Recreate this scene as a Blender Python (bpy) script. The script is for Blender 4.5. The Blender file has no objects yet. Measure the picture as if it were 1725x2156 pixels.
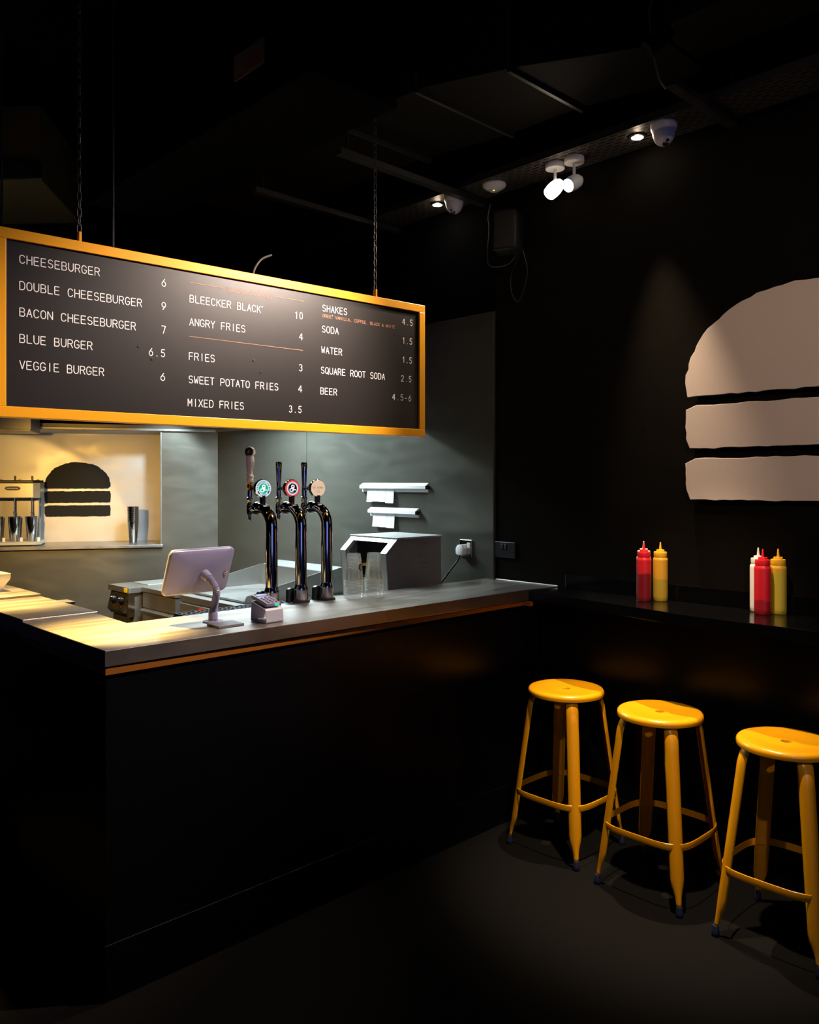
import bpy, bmesh, math, random
from mathutils import Vector, Matrix
random.seed(7)
R = math.radians
PI = math.pi
sc = bpy.context.scene
COL = sc.collection

# ------------------------------------------------------------------ camera
cam_d = bpy.data.cameras.new('camera')
cam_d.sensor_fit = 'HORIZONTAL'; cam_d.sensor_width = 24.0; cam_d.lens = 24.0
cam_d.shift_y = -63.0/1725.0
cam_d.clip_start = 0.05; cam_d.clip_end = 60
cam = bpy.data.objects.new('camera', cam_d); COL.objects.link(cam)
cam.location = (0, 0, 1.55); cam.rotation_euler = (R(90), 0, R(-44))
sc.camera = cam

# ------------------------------------------------------------------ view, world, large lights
sc.view_settings.view_transform = 'Standard'
sc.view_settings.look = 'None'
sc.view_settings.gamma = 1.0
sc.view_settings.exposure = 0.0
try:
    sc.cycles.use_denoising = True
    sc.cycles.max_bounces = 10; sc.cycles.transparent_max_bounces = 48
    sc.cycles.sample_clamp_indirect = 4.0
except Exception:
    pass
w = bpy.data.worlds.new('dusk'); sc.world = w; w.use_nodes = True
w.node_tree.nodes['Background'].inputs[0].default_value = (0.25, 0.38, 1.0, 1)
w.node_tree.nodes['Background'].inputs[1].default_value = 0.012

def light(name, kind, loc, target, power, color, **kw):
    d = bpy.data.lights.new(name, kind); d.energy = power; d.color = color
    for k, v in kw.items(): setattr(d, k, v)
    o = bpy.data.objects.new(name, d); COL.objects.link(o); o.location = loc
    if target is not None:
        o.rotation_euler = (Vector(target)-Vector(loc)).to_track_quat('-Z', 'Y').to_euler()
    return o

WARM = (1.0, 0.78, 0.55); AMBER = (1.0, 0.68, 0.19); COOL = (0.72, 0.92, 1.0); BLUE = (0.22, 0.32, 1.0)
# dusk light entering through the open shop front
light('shopfront_dusk', 'AREA', (-0.7, -2.8, 1.7), (1.4, 2.4, 1.1), 16, BLUE, shape='RECTANGLE', size=2.4, size_y=2.0)
# warm fill added behind the camera to brighten the right-hand wall
light('room_fill', 'SPOT', (0.5, -0.7, 3.3), (3.25, 1.15, 1.7), 150, WARM, spot_size=R(50), spot_blend=1.0, shadow_soft_size=.03)
# cool strip light inside the extraction hood
light('hood_strip_light', 'AREA', (2.98, 4.30, 2.30), (3.10, 4.32, 0.9), 185, COOL, shape='RECTANGLE', size=0.25, size_y=1.7, spread=R(140))

# cool lamp at the back end of the hood, falling into the niche
light('hood_back_light', 'SPOT', (2.72, 4.92, 2.15), (2.93, 6.16, 1.0), 62, COOL, spot_size=R(62), spot_blend=.5, shadow_soft_size=.04)

# ------------------------------------------------------------------ materials
MATS = {}
def mat(name, col, rough=0.5, metal=0.0, noise=0.0, nscale=20.0, bump=0.0, bscale=200.0, stretch=(1,1,1), rvar=0.0, dist=.6, detail=6, emit=None, estr=0.0, coat=0.0, spec=0.5, trans=0.0, ior=1.45, col2=None):
    if name in MATS: return MATS[name]
    m = bpy.data.materials.new(name); m.use_nodes = True
    nt = m.node_tree; b = nt.nodes['Principled BSDF']
    b.inputs['Base Color'].default_value = (*col, 1); b.inputs['Roughness'].default_value = rough
    b.inputs['Metallic'].default_value = metal; b.inputs['Specular IOR Level'].default_value = spec
    b.inputs['Coat Weight'].default_value = coat; b.inputs['Transmission Weight'].default_value = trans
    b.inputs['IOR'].default_value = ior
    if emit: b.inputs['Emission Color'].default_value = (*emit, 1); b.inputs['Emission Strength'].default_value = estr
    tc = nt.nodes.new('ShaderNodeTexCoord')
    if noise or rvar:
        mp = nt.nodes.new('ShaderNodeMapping'); mp.inputs['Scale'].default_value = stretch
        nt.links.new(tc.outputs['Object'], mp.inputs['Vector'])
        n = nt.nodes.new('ShaderNodeTexNoise'); n.inputs['Scale'].default_value = nscale; n.inputs['Detail'].default_value = detail
        n.inputs['Distortion'].default_value = dist
        nt.links.new(mp.outputs[0], n.inputs['Vector'])
        if noise:
            cr = nt.nodes.new('ShaderNodeMix'); cr.data_type = 'RGBA'
            c2 = col2 or tuple(min(1, c*(1+noise)) for c in col); c1 = tuple(c*(1-noise) for c in col)
            cr.inputs['A'].default_value = (*c1, 1); cr.inputs['B'].default_value = (*c2, 1)
            nt.links.new(n.outputs['Fac'], cr.inputs['Factor']); nt.links.new(cr.outputs['Result'], b.inputs['Base Color'])
        if rvar:
            mr = nt.nodes.new('ShaderNodeMapRange'); mr.inputs['From Min'].default_value = .25; mr.inputs['From Max'].default_value = .75
            mr.inputs['To Min'].default_value = rough-rvar; mr.inputs['To Max'].default_value = rough+rvar
            nt.links.new(n.outputs['Fac'], mr.inputs['Value']); nt.links.new(mr.outputs[0], b.inputs['Roughness'])
    if bump:
        n2 = nt.nodes.new('ShaderNodeTexNoise'); n2.inputs['Scale'].default_value = bscale; n2.inputs['Detail'].default_value = 3
        mp2 = nt.nodes.new('ShaderNodeMapping'); mp2.inputs['Scale'].default_value = stretch
        nt.links.new(tc.outputs['Object'], mp2.inputs['Vector']); nt.links.new(mp2.outputs[0], n2.inputs['Vector'])
        bp = nt.nodes.new('ShaderNodeBump'); bp.inputs['Strength'].default_value = bump; bp.inputs['Distance'].default_value = 0.002
        nt.links.new(n2.outputs['Fac'], bp.inputs['Height']); nt.links.new(bp.outputs[0], b.inputs['Normal'])
    MATS[name] = m
    return m

black_wall = mat('black_wall_paint', (.0062, .0052, .0040), .9, spec=.02, noise=.25, nscale=6, bump=.25, bscale=160)
black_dark = mat('black_paint_dull', (.003, .003, .0033), 1.0, noise=.2, nscale=5, spec=.03)
black_panel = mat('black_counter_panel', (.0026, .0027, .0038), .30, noise=.2, nscale=3, spec=.2)
black_gloss = mat('black_gloss_top', (.0018, .0018, .002), .14, spec=.35, rvar=.03, nscale=8)
floor_m = mat('black_grit_floor', (.0013, .00115, .001), .7, noise=.8, nscale=340, col2=(.0085, .0075, .0066), bump=.7, bscale=420, spec=.10)
steel_wall = mat('wiped_steel_cladding', (.14, .135, .112), .35, .72, noise=.15, nscale=3.4, stretch=(1, .8, 3.0), rvar=.05, dist=1.0, detail=3)
steel_brush = mat('brushed_steel', (.32, .31, .295), .34, .82, noise=.10, nscale=14, stretch=(1, 1, .15), rvar=.06, bump=.05, bscale=260)
steel_top = mat('brushed_steel_worktop', (.40, .345, .31), .36, .95, noise=.12, nscale=9, stretch=(.35, 2.2, 1), rvar=.08, bump=.05, bscale=140)
steel_dark = mat('dark_steel', (.10, .10, .10), .4, .7, noise=.15, nscale=10)
steel_pol = mat('polished_steel', (.62, .61, .6), .14, 1.0)
chrome = mat('chrome', (.66, .65, .64), .06, 1.0)
brass = mat('amber_brass', (.62, .30, .05), .15, .9)
yellow = mat('yellow_gloss_paint', (.88, .37, .004), .28, coat=.35, spec=.5)
frame_y = mat('yellow_frame_paint', (.86, .37, .008), .34, spec=.5)
trim_y = mat('orange_trim', (.24, .075, .004), .5)
board_m = mat('black_menu_panel', (.008, .0062, .0062), .34, spec=.85, bump=.05, bscale=700)
vinyl_w = mat('white_vinyl', (.88, .86, .84), .5)
vinyl_p = mat('copper_vinyl', (.62, .27, .16), .5)
sign_w = mat('cream_sign_paint', (.70, .565, .48), .6, bump=.08, bscale=300)
decal_b = mat('black_decal', (.009, .0075, .006), .6, spec=.25)
white_pl = mat('white_plastic', (.74, .73, .72), .32, spec=.5)
lav_pl = mat('pale_tablet_plastic', (.16, .155, .25), .30, spec=.5)
grey_pl = mat('grey_plastic', (.30, .30, .33), .45)
dark_pl = mat('dark_plastic', (.012, .012, .014), .35)
blue_rub = mat('blue_black_rubber', (.008, .012, .04), .5)
rubber = mat('black_rubber', (.01, .01, .01), .55)
paper = mat('white_paper', (.82, .83, .84), .8)
card_m = mat('cream_card', (.84, .76, .62), .7)
duct_m = mat('black_duct_sheet', (.0075, .0064, .0042), .7, noise=.15, nscale=3, spec=.08)
rail_m = mat('dark_galvanised_strut', (.09, .085, .08), .38, .8)
cable_m = mat('grey_cable', (.06, .055, .05), .5)
red_pl = mat('red_plastic', (.62, .012, .02), .32)
glow_w = mat('lamp_lens', (1, 1, 1), .4, emit=(1, .87, .72), estr=90)
glow_s = mat('lamp_lens_soft', (1, .95, .9), .4, emit=(1, .9, .78), estr=8)
amber_led = mat('amber_indicator', (.8, .5, .1), .4, emit=(1, .6, .1), estr=1.5)
green_led = mat('green_indicator', (.0, .5, .25), .4, emit=(0, 1, .5), estr=.45)
lcd = mat('blue_lcd', (.1, .12, .4), .3, emit=(.28, .34, 1), estr=.9)
sticker_y = mat('yellow_sticker', (.85, .6, .02), .5)
red_mark = mat('red_mark', (.6, .04, .02), .5)

def clear_mat(nm='clear_plastic', haze=.02):
    m = bpy.data.materials.new(nm); m.use_nodes = True; nt = m.node_tree
    for n in list(nt.nodes): nt.nodes.remove(n)
    o = nt.nodes.new('ShaderNodeOutputMaterial'); t = nt.nodes.new('ShaderNodeBsdfTransparent'); g = nt.nodes.new('ShaderNodeBsdfGlossy')
    df = nt.nodes.new('ShaderNodeBsdfDiffuse'); tl = nt.nodes.new('ShaderNodeBsdfTranslucent'); a1 = nt.nodes.new('ShaderNodeMixShader'); a2 = nt.nodes.new('ShaderNodeMixShader')
    df.inputs[0].default_value = (.9, .9, .88, 1); tl.inputs[0].default_value = (.9, .9, .88, 1)
    t.inputs[0].default_value = (.985, .985, .98, 1); g.inputs['Roughness'].default_value = .12; g.inputs[0].default_value = (1, .98, .95, 1)
    f = nt.nodes.new('ShaderNodeLayerWeight'); f.inputs['Blend'].default_value = .2
    mr = nt.nodes.new('ShaderNodeMapRange'); mr.inputs['To Min'].default_value = .03; mr.inputs['To Max'].default_value = .30
    x = nt.nodes.new('ShaderNodeMixShader')
    nt.links.new(df.outputs[0], a1.inputs[1]); nt.links.new(tl.outputs[0], a1.inputs[2]); a1.inputs[0].default_value = .5
    a2.inputs[0].default_value = haze; nt.links.new(t.outputs[0], a2.inputs[1]); nt.links.new(a1.outputs[0], a2.inputs[2])
    nt.links.new(f.outputs['Facing'], mr.inputs['Value']); nt.links.new(mr.outputs[0], x.inputs[0]); nt.links.new(a2.outputs[0], x.inputs[1]); nt.links.new(g.outputs[0], x.inputs[2])
    nt.links.new(x.outputs[0], o.inputs[0]); return m
clear_m = clear_mat(); rim_m = clear_mat('clear_plastic_rim', .30)

def tray_mat():
    m = bpy.data.materials.new('perforated_tray'); m.use_nodes = True; nt = m.node_tree; b = nt.nodes['Principled BSDF']
    b.inputs['Metallic'].default_value = .6; b.inputs['Roughness'].default_value = .5
    tc = nt.nodes.new('ShaderNodeTexCoord'); mp = nt.nodes.new('ShaderNodeMapping'); mp.inputs['Rotation'].default_value = (0, 0, R(90))
    br = nt.nodes.new('ShaderNodeTexBrick'); br.inputs['Scale'].default_value = 1; br.inputs['Brick Width'].default_value = .05; br.inputs['Row Height'].default_value = .026
    br.inputs['Mortar Size'].default_value = .008; br.inputs['Mortar Smooth'].default_value = .1
    br.inputs['Color1'].default_value = (.002, .002, .002, 1); br.inputs['Color2'].default_value = (.002, .002, .002, 1); br.inputs['Mortar'].default_value = (.10, .085, .07, 1)
    nt.links.new(tc.outputs['Object'], mp.inputs[0]); nt.links.new(mp.outputs[0], br.inputs['Vector']); nt.links.new(br.outputs['Color'], b.inputs['Base Color'])
    return m
tray_m = tray_mat()

def bottle_mat(name, top, bot, level, tr=0.0):
    m = bpy.data.materials.new(name); m.use_nodes = True; nt = m.node_tree; b = nt.nodes['Principled BSDF']
    b.inputs['Roughness'].default_value = .36; b.inputs['Subsurface Weight'].default_value = 0.0
    tc = nt.nodes.new('ShaderNodeTexCoord'); n = nt.nodes.new('ShaderNodeTexNoise'); n.inputs['Scale'].default_value = 38
    sp = nt.nodes.new('ShaderNodeSeparateXYZ'); ad = nt.nodes.new('ShaderNodeMath'); ad.operation = 'MULTIPLY_ADD'; ad.inputs[1].default_value = .022
    mr = nt.nodes.new('ShaderNodeMapRange'); mr.inputs['From Min'].default_value = level+.008; mr.inputs['From Max'].default_value = level+.014
    mx = nt.nodes.new('ShaderNodeMix'); mx.data_type = 'RGBA'; mx.inputs['A'].default_value = (*bot, 1); mx.inputs['B'].default_value = (*top, 1)
    nt.links.new(tc.outputs['Object'], n.inputs['Vector']); nt.links.new(tc.outputs['Object'], sp.inputs[0])
    nt.links.new(n.outputs['Fac'], ad.inputs[0]); nt.links.new(sp.outputs['Z'], ad.inputs[2]); nt.links.new(ad.outputs[0], mr.inputs['Value'])
    nt.links.new(mr.outputs[0], mx.inputs['Factor']); nt.links.new(mx.outputs['Result'], b.inputs['Base Color'])
    return m

# ------------------------------------------------------------------ mesh helper
class G:
    def __init__(self): self.b = bmesh.new()
    def quad(self, pts):
        self.b.faces.new([self.b.verts.new(p) for p in pts]); return self
    def box(self, x0, x1, y0, y1, z0, z1, bev=0.0, rot=None, at=(0, 0, 0)):
        t = bmesh.new()
        bmesh.ops.create_cube(t, size=1)
        bmesh.ops.scale(t, vec=(x1-x0, y1-y0, z1-z0), verts=t.verts)
        bmesh.ops.translate(t, vec=((x0+x1)/2, (y0+y1)/2, (z0+z1)/2), verts=t.verts)
        if bev: bmesh.ops.bevel(t, geom=list(t.edges), offset=bev, segments=2, affect='EDGES', profile=.5)
        return self._add(t, rot, at)
    def _add(self, t, rot=None, at=(0, 0, 0)):
        if rot is not None: bmesh.ops.transform(t, matrix=rot.to_4x4() if len(rot) == 3 else rot, verts=t.verts)
        if any(at): bmesh.ops.translate(t, vec=at, verts=t.verts)
        me = bpy.data.meshes.new('t'); t.to_mesh(me); t.free(); self.b.from_mesh(me); bpy.data.meshes.remove(me); return self
    def prism(self, poly, a0, a1, axis='z', bev=0.0):
        """extrude a 2-D polygon between a0 and a1 along an axis"""
        def P(u, v, a): return (u, v, a) if axis == 'z' else ((u, a, v) if axis == 'y' else (a, u, v))
        t = bmesh.new()
        lo = [t.verts.new(P(u, v, a0)) for u, v in poly]; hi = [t.verts.new(P(u, v, a1)) for u, v in poly]
        t.faces.new(lo); t.faces.new(list(reversed(hi)))
        for i in range(len(poly)):
            j = (i+1) % len(poly); t.faces.new([lo[i], lo[j], hi[j], hi[i]])
        bmesh.ops.recalc_face_normals(t, faces=t.faces)
        if bev: bmesh.ops.bevel(t, geom=list(t.edges), offset=bev, segments=2, affect='EDGES', profile=.5)
        return self._add(t)
    def tube(self, path, r, n=12, cap=True, closed=False):
        """round tube along a polyline; r a number or one radius per point"""
        P = [Vector(p) for p in path]; N = len(P); rr = r if isinstance(r, (list, tuple)) else [r]*N
        rings = []; prev = None
        for i, p in enumerate(P):
            if closed: d = P[(i+1) % N]-P[i-1]
            else: d = P[min(i+1, N-1)]-P[max(i-1, 0)]
            d.normalize()
            if prev is None:
                a = Vector((0, 0, 1)) if abs(d.z) < .9 else Vector((1, 0, 0)); u = d.cross(a).normalized()
            else:
                u = (prev-d*prev.dot(d)); u = u.normalized() if u.length > 1e-6 else d.orthogonal().normalized()
            prev = u; v = d.cross(u)
            rings.append([self.b.verts.new(p+(u*math.cos(2*PI*k/n)+v*math.sin(2*PI*k/n))*rr[i]) for k in range(n)])
        M = N if closed else N-1
        for i in range(M):
            A = rings[i]; B = rings[(i+1) % N]
            for k in range(n): self.b.faces.new([A[k], A[(k+1) % n], B[(k+1) % n], B[k]])
        if cap and not closed:
            self.b.faces.new(list(reversed(rings[0]))); self.b.faces.new(rings[-1])
        return self
    def lathe(self, prof, n=32, at=(0, 0, 0), rot=None, closed=False, cap=True):
        t = bmesh.new(); rings = []
        for r, z in prof:
            rings.append([t.verts.new((max(r, 1e-5)*math.cos(2*PI*k/n), max(r, 1e-5)*math.sin(2*PI*k/n), z)) for k in range(n)])
        M = len(rings) if closed else len(rings)-1
        for i in range(M):
            A = rings[i]; B = rings[(i+1) % len(rings)]
            for k in range(n): t.faces.new([A[k], A[(k+1) % n], B[(k+1) % n], B[k]])
        if cap and not closed:
            t.faces.new(list(reversed(rings[0]))); t.faces.new(rings[-1])
        bmesh.ops.recalc_face_normals(t, faces=t.faces)
        return self._add(t, rot, at)
    def obj(self, name, m, parent=None, smooth=False, off=(0, 0, 0), weld=False):
        if any(off): bmesh.ops.translate(self.b, vec=off, verts=self.b.verts)
        if weld: bmesh.ops.remove_doubles(self.b, verts=self.b.verts, dist=1e-5)
        me = bpy.data.meshes.new(name); self.b.to_mesh(me); self.b.free(); me.materials.append(m)
        if smooth:
            me.polygons.foreach_set('use_smooth', [True]*len(me.polygons))
            try: me.set_sharp_from_angle(angle=R(38))
            except Exception: pass
        o = bpy.data.objects.new(name, me); COL.objects.link(o)
        if parent is not None: o.parent = parent
        return o

def thing(name, label, cat, loc=(0, 0, 0), rotz=0.0, group=None):
    o = bpy.data.objects.new(name, None); COL.objects.link(o); o.empty_display_size = .05
    o.location = loc; o.rotation_euler = (0, 0, rotz); o['label'] = label; o['category'] = cat
    if group: o['group'] = group
    return o
def tag(o, label, cat, group=None):
    o['label'] = label; o['category'] = cat
    if group: o['group'] = group
    return o
def struct(o): o['kind'] = 'structure'; return o
def dup(root, loc, rotz=None, label=None, group=None):
    r = root.copy(); COL.objects.link(r); r.location = loc
    if rotz is not None: r.rotation_euler = (0, 0, rotz)
    if label: r['label'] = label
    if group: r['group'] = group
    for ch in list(root.children):
        c = ch.copy(); COL.objects.link(c); c.parent = r
        for g in ch.children:
            d = g.copy(); COL.objects.link(d); d.parent = c
    return r
def neg(v): return tuple(-a for a in v)
def curve(pts, n=8):
    """Catmull-Rom through points"""
    P = [Vector(p) for p in pts]; P = [P[0]*2-P[1]]+P+[P[-1]*2-P[-2]]; out = []
    for i in range(1, len(P)-2):
        a, b, c, d = P[i-1:i+3]
        for k in range(n):
            t = k/n
            out.append(.5*((2*b)+(c-a)*t+(2*a-5*b+4*c-d)*t*t+(3*b-a-3*c+d)*t**3))
    out.append(P[-2]); return out

# ------------------------------------------------------------------ stroke lettering
def arc(cx, cy, rx, ry, a0, a1, n=9): return [(cx+rx*math.cos(R(a0+(a1-a0)*i/n)), cy+ry*math.sin(R(a0+(a1-a0)*i/n))) for i in range(n+1)]
F = {
 'A': [[(0, 0), (.5, 1), (1, 0)], [(.18, .35), (.82, .35)]],
 'B': [[(0, 0), (0, 1), (.55, 1)]+arc(.6, .76, .33, .24, 90, -90)+[(0, .52)], [(.6, .52)]+arc(.62, .26, .38, .26, 90, -90)+[(0, 0)]],
 'C': [arc(.5, .66, .5, .34, 25, 180)+arc(.5, .34, .5, .34, 180, 335)],
 'D': [[(0, 0), (0, 1), (.5, 1)]+arc(.5, .6, .5, .4, 90, 0)+arc(.5, .4, .5, .4, 0, -90)+[(0, 0)]],
 'E': [[(.92, 1), (0, 1), (0, 0), (.95, 0)], [(0, .52), (.82, .52)]],
 'F': [[(.95, 1), (0, 1), (0, 0)], [(0, .5), (.82, .5)]],
 'G': [arc(.5, .66, .5, .34, 25, 180)+arc(.5, .34, .5, .34, 180, 360)+[(1, .45), (.55, .45)]],
 'H': [[(0, 0), (0, 1)], [(1, 0), (1, 1)], [(0, .52), (1, .52)]],
 'I': [[(.5, 0), (.5, 1)]],
 'J': [[(.9, 1), (.9, .3)]+arc(.5, .3, .4, .3, 0, -180)],
 'K': [[(0, 0), (0, 1)], [(.95, 1), (0, .42)], [(.32, .62), (1, 0)]],
 'L': [[(.05, 1), (.05, 0), (.95, 0)]],
 'M': [[(0, 0), (0, 1), (.5, .35), (1, 1), (1, 0)]],
 'N': [[(0, 0), (0, 1), (1, 0), (1, 1)]],
 'O': [arc(.5, .64, .5, .36, 0, 180)+arc(.5, .36, .5, .36, 180, 360)+[(1, .64)]],
 'P': [[(0, 0), (0, 1), (.6, 1)]+arc(.6, .73, .4, .27, 90, -90)+[(0, .46)]],
 'Q': [arc(.5, .64, .5, .36, 0, 180)+arc(.5, .36, .5, .36, 180, 360)+[(1, .64)], [(.6, .25), (1.02, -.06)]],
 'R': [[(0, 0), (0, 1), (.6, 1)]+arc(.6, .75, .38, .25, 90, -90)+[(0, .5)], [(.55, .5), (1, 0)]],
 'S': [arc(.5, .75, .46, .25, 30, 180, 7)+arc(.5, .75, .46, .25, 180, 245, 4)+arc(.5, .26, .48, .26, 75, 0, 5)+arc(.5, .26, .48, .26, 0, -150, 8)],
 'T': [[(0, 1), (1, 1)], [(.5, 1), (.5, 0)]],
 'U': [[(0, 1), (0, .36)]+arc(.5, .36, .5, .36, 180, 360)+[(1, 1)]],
 'V': [[(0, 1), (.5, 0), (1, 1)]],
 'W': [[(0, 1), (.2, 0), (.5, .65), (.8, 0), (1, 1)]],
 'X': [[(0, 0), (1, 1)], [(0, 1), (1, 0)]],
 'Y': [[(0, 1), (.5, .5), (1, 1)], [(.5, .5), (.5, 0)]],
 'Z': [[(0, 1), (1, 1), (0, 0), (1, 0)]],
 '0': [arc(.5, .66, .42, .34, 0, 180)+arc(.5, .34, .42, .34, 180, 360)+[(.92, .66)]],
 '1': [[(.2, .82), (.55, 1), (.55, 0)]],
 '2': [arc(.5, .72, .42, .28, 165, -20)+[(.05, 0), (.95, 0)]],
 '3': [arc(.48, .76, .38, .24, 150, -80)+arc(.48, .27, .43, .27, 80, -150)],
 '4': [[(.7, 0), (.7, 1), (0, .3), (1, .3)]],
 '5': [[(.88, 1), (.2, 1), (.12, .55)]+arc(.47, .31, .43, .31, 120, -150)],
 '6': [[(.72, 1), (.2, .55)]+arc(.5, .32, .43, .32, 140, 500, 16)],
 '7': [[(.05, 1), (.95, 1), (.4, 0)]],
 '9': [[(.28, 0), (.8, .45)]+arc(.5, .68, .43, .32, -40, 320, 16)],
 '.': [[(.45, .02), (.55, .02)], [(.45, .05), (.55, .05)]],
 ',': [[(.55, .06), (.4, -.14)]],
 '-': [[(.15, .42), (.85, .42)]],
 '&': [[(1, 0), (.2, .75)]+arc(.45, .8, .25, .2, 195, -20)+[(.1, .35)]+arc(.42, .25, .38, .25, 160, 300)+[(1, .45)]],
 'o': [arc(.5, .5, .5, .5, 0, 360, 14)],
 ' ': [],
}
def ribbon(g, pts, th, mp):
    """flat stroke through 2-D points with rounded joints; mp maps (u,v) to 3-D"""
    h = th/2
    for (a, b) in zip(pts[:-1], pts[1:]):
        dx, dy = b[0]-a[0], b[1]-a[1]; l = math.hypot(dx, dy)
        if l < 1e-7: continue
        nx, ny = -dy/l*h, dx/l*h
        g.quad([mp(a[0]+nx, a[1]+ny), mp(a[0]-nx, a[1]-ny), mp(b[0]-nx, b[1]-ny), mp(b[0]+nx, b[1]+ny)])
    for p in (pts[0], pts[-1]) if len(pts) > 2 else pts:
        g.quad([mp(p[0]+h*math.cos(2*PI*k/8), p[1]+h*math.sin(2*PI*k/8)) for k in range(8)])
def write(g, text, x0, z0, h, pitch, gw, th, mp):
    for i, ch in enumerate(text):
        for st in F.get(ch, []):
            ribbon(g, [(x0+i*pitch+u*gw, z0+v*h) for u, v in st], th, mp)

# ================================================================== SETTING
WX = 3.254                      # face of the right-hand wall
BWL = (3.254, 5.444, 0); BWR = R(-28)   # kitchen back wall: origin in the corner, local x along the wall, local y away
struct(G().box(-2.6, 3.6, -3.0, 8.5, -.1, 0).obj('floor', floor_m))
struct(G().box(-2.6, 3.6, -3.0, 8.5, 3.9, 4.0).obj('ceiling', black_dark))
struct(G().box(WX, WX+.2, -3.0, 2.73, 0, 3.9).obj('wall_right', black_wall))
struct(G().box(WX+.012, WX+.2, 2.73, 5.6, 0, 3.9).obj('wall_kitchen', black_dark))  # darker black than the bar wall, putting the shade into its colour
struct(G().box(-2.8, -2.6, -3.0, 8.5, 0, 3.9).obj('wall_left', black_dark))
# steel cladding panels on the right wall (each a sheet with a folded edge)
g = G().box(WX-.014, WX+.012, 2.732, 3.206, .9, 2.43, .003)
struct(g.obj('trim_1', steel_wall))
g = G().box(WX-.004, WX+.012, 3.209, 4.335, .86, 2.43, .001)
struct(g.obj('trim_2', steel_wall))
g = G().box(WX-.004, WX+.012, 4.340, 5.452, .86, 2.43, .001)
struct(g.obj('trim_3', steel_wall))
# back wall with the deep serving niche, local frame
def bw(g, name, m, smooth=False):
    o = g.obj(name, m, smooth=smooth); o.location = BWL; o.rotation_euler = (0, 0, BWR); return o
NZ0, NZ1, NX1, ND = 1.09, 1.925, -.418, .47
g = G().box(-3.6, NX1-.0, 0, .02, .0, NZ0-.03); g.box(NX1, .03, 0, .02, 0, 1.97); g.box(-3.6, NX1, 0, .02, NZ1, 1.97)
struct(bw(g, 'wall_back', steel_wall))
g = G().box(-3.6, NX1+.001, ND, ND+.02, NZ0-.03, NZ1+.03)
g.box(NX1, NX1+.02, .02, ND+.02, NZ0-.03, NZ1+.03); g.box(-3.6, NX1+.02, .02, ND+.02, NZ1, NZ1+.02)
struct(bw(g, 'wall_niche', mat('niche_steel', (.52, .51, .50), .42, .55, noise=.14, nscale=4, stretch=(1, 1, 2), rvar=.08)))
struct(bw(G().box(-3.6, .3, .02, .2, 1.97, 3.9), 'wall_back_upper', black_dark))
# ledges where the hood meets the cladding
struct(bw(G().box(-3.6, 0, -.03, 0, 1.925, 1.945, .003), 'trim_4', steel_brush))
struct(G().box(WX-.034, WX-.004, 3.3, 5.44, 1.925, 1.945, .003).obj('trim_5', steel_brush))
# niche frame, right side
struct(bw(G().box(NX1-.002, NX1+.012, -.006, 0, NZ0, NZ1, .002), 'trim_6', steel_brush))

# shelf of the niche
o = bw(G().box(-3.55, NX1+.018, -.03, ND, NZ0-.022, NZ0, .003), 'niche_shelf', steel_brush)
tag(o, 'steel shelf along the foot of the lit kitchen niche', 'shelf')

# ================================================================== COUNTER
CX0, CY0 = 1.04, 2.38
t = thing('service_counter', 'black panelled service counter with orange strip under the steel worktop', 'counter', (CX0, CY0, 0))
o3 = neg(t.location)
G().box(CX0+.006, 3.15, CY0+.006, 2.76, .0, .96).obj('front_panel', black_panel, t, off=o3)
G().box(CX0+.006, 1.30, 2.76, 3.115, .0, .96).obj('side_panel', black_panel, t, off=o3)
G().box(CX0, 3.155, CY0, CY0+.006, .0, .168, .0015).box(CX0, CX0+.006, CY0+.006, 3.117, .0, .168, .0015).obj('plinth', black_panel, t, off=o3)
G().box(CX0+.003, 3.065, CY0+.003, CY0+.03, .974, .994).box(CX0+.003, CX0+.03, CY0+.03, 3.10, .974, .994).box(3.04, 3.065, 2.345, CY0+.03, .974, .994).obj('trim_strip', trim_y, t, off=o3)
G().box(CX0+.02, 3.1, CY0+.02, 2.74, .96, .998).box(CX0+.02, 1.29, 2.74, 3.10, .96, .998).obj('support_frame', black_panel, t, off=o3)

ZT = 1.048
poly = [(CX0, CY0), (3.055, CY0-.012), (WX-.002, 2.335), (WX-.002, 2.732), (3.24, 2.735), (3.236, 2.80), (1.305, 2.80), (1.315, 3.075), (CX0, 3.075)]
o = G().prism(poly, .998, ZT, bev=.002).obj('worktop', steel_top)
tag(o, 'long brushed steel worktop turning the corner of the service counter', 'worktop')
# flap and the far left section
t = thing('counter_flap', 'lifting steel counter flap next to the brightly lit counter corner', 'counter flap', (1.18, 3.3, 0))
o3 = neg(t.location)
G().box(CX0+.002, 1.318, 3.079, 3.66, 1.004, 1.056, .002).obj('flap_top', steel_top, t, off=o3)
G().box(CX0+.05, 1.29, 3.13, 3.65, 0, .985).obj('front_panel', black_panel, t, off=o3)
G().box(CX0+.045, CX0+.06, 3.12, 3.65, .972, .992).obj('trim_strip', trim_y, t, off=o3)
G().box(1.32, 1.40, 3.50, 3.585, 1.03, 1.042, .002).obj('latch_plate', steel_brush, t, off=o3)
t = thing('pass_counter', 'steel pass counter beyond the flap, at the left edge', 'counter', (1.18, 4.0, 0))
o3 = neg(t.location)
G().box(CX0+.002, 1.318, 3.663, 4.6, 1.015, 1.066, .002).obj('pass_top', steel_top, t, off=o3)
G().box(CX0+.03, 1.29, 3.68, 4.58, 0, 1.013).obj('front_panel', black_panel, t, off=o3)

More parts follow.
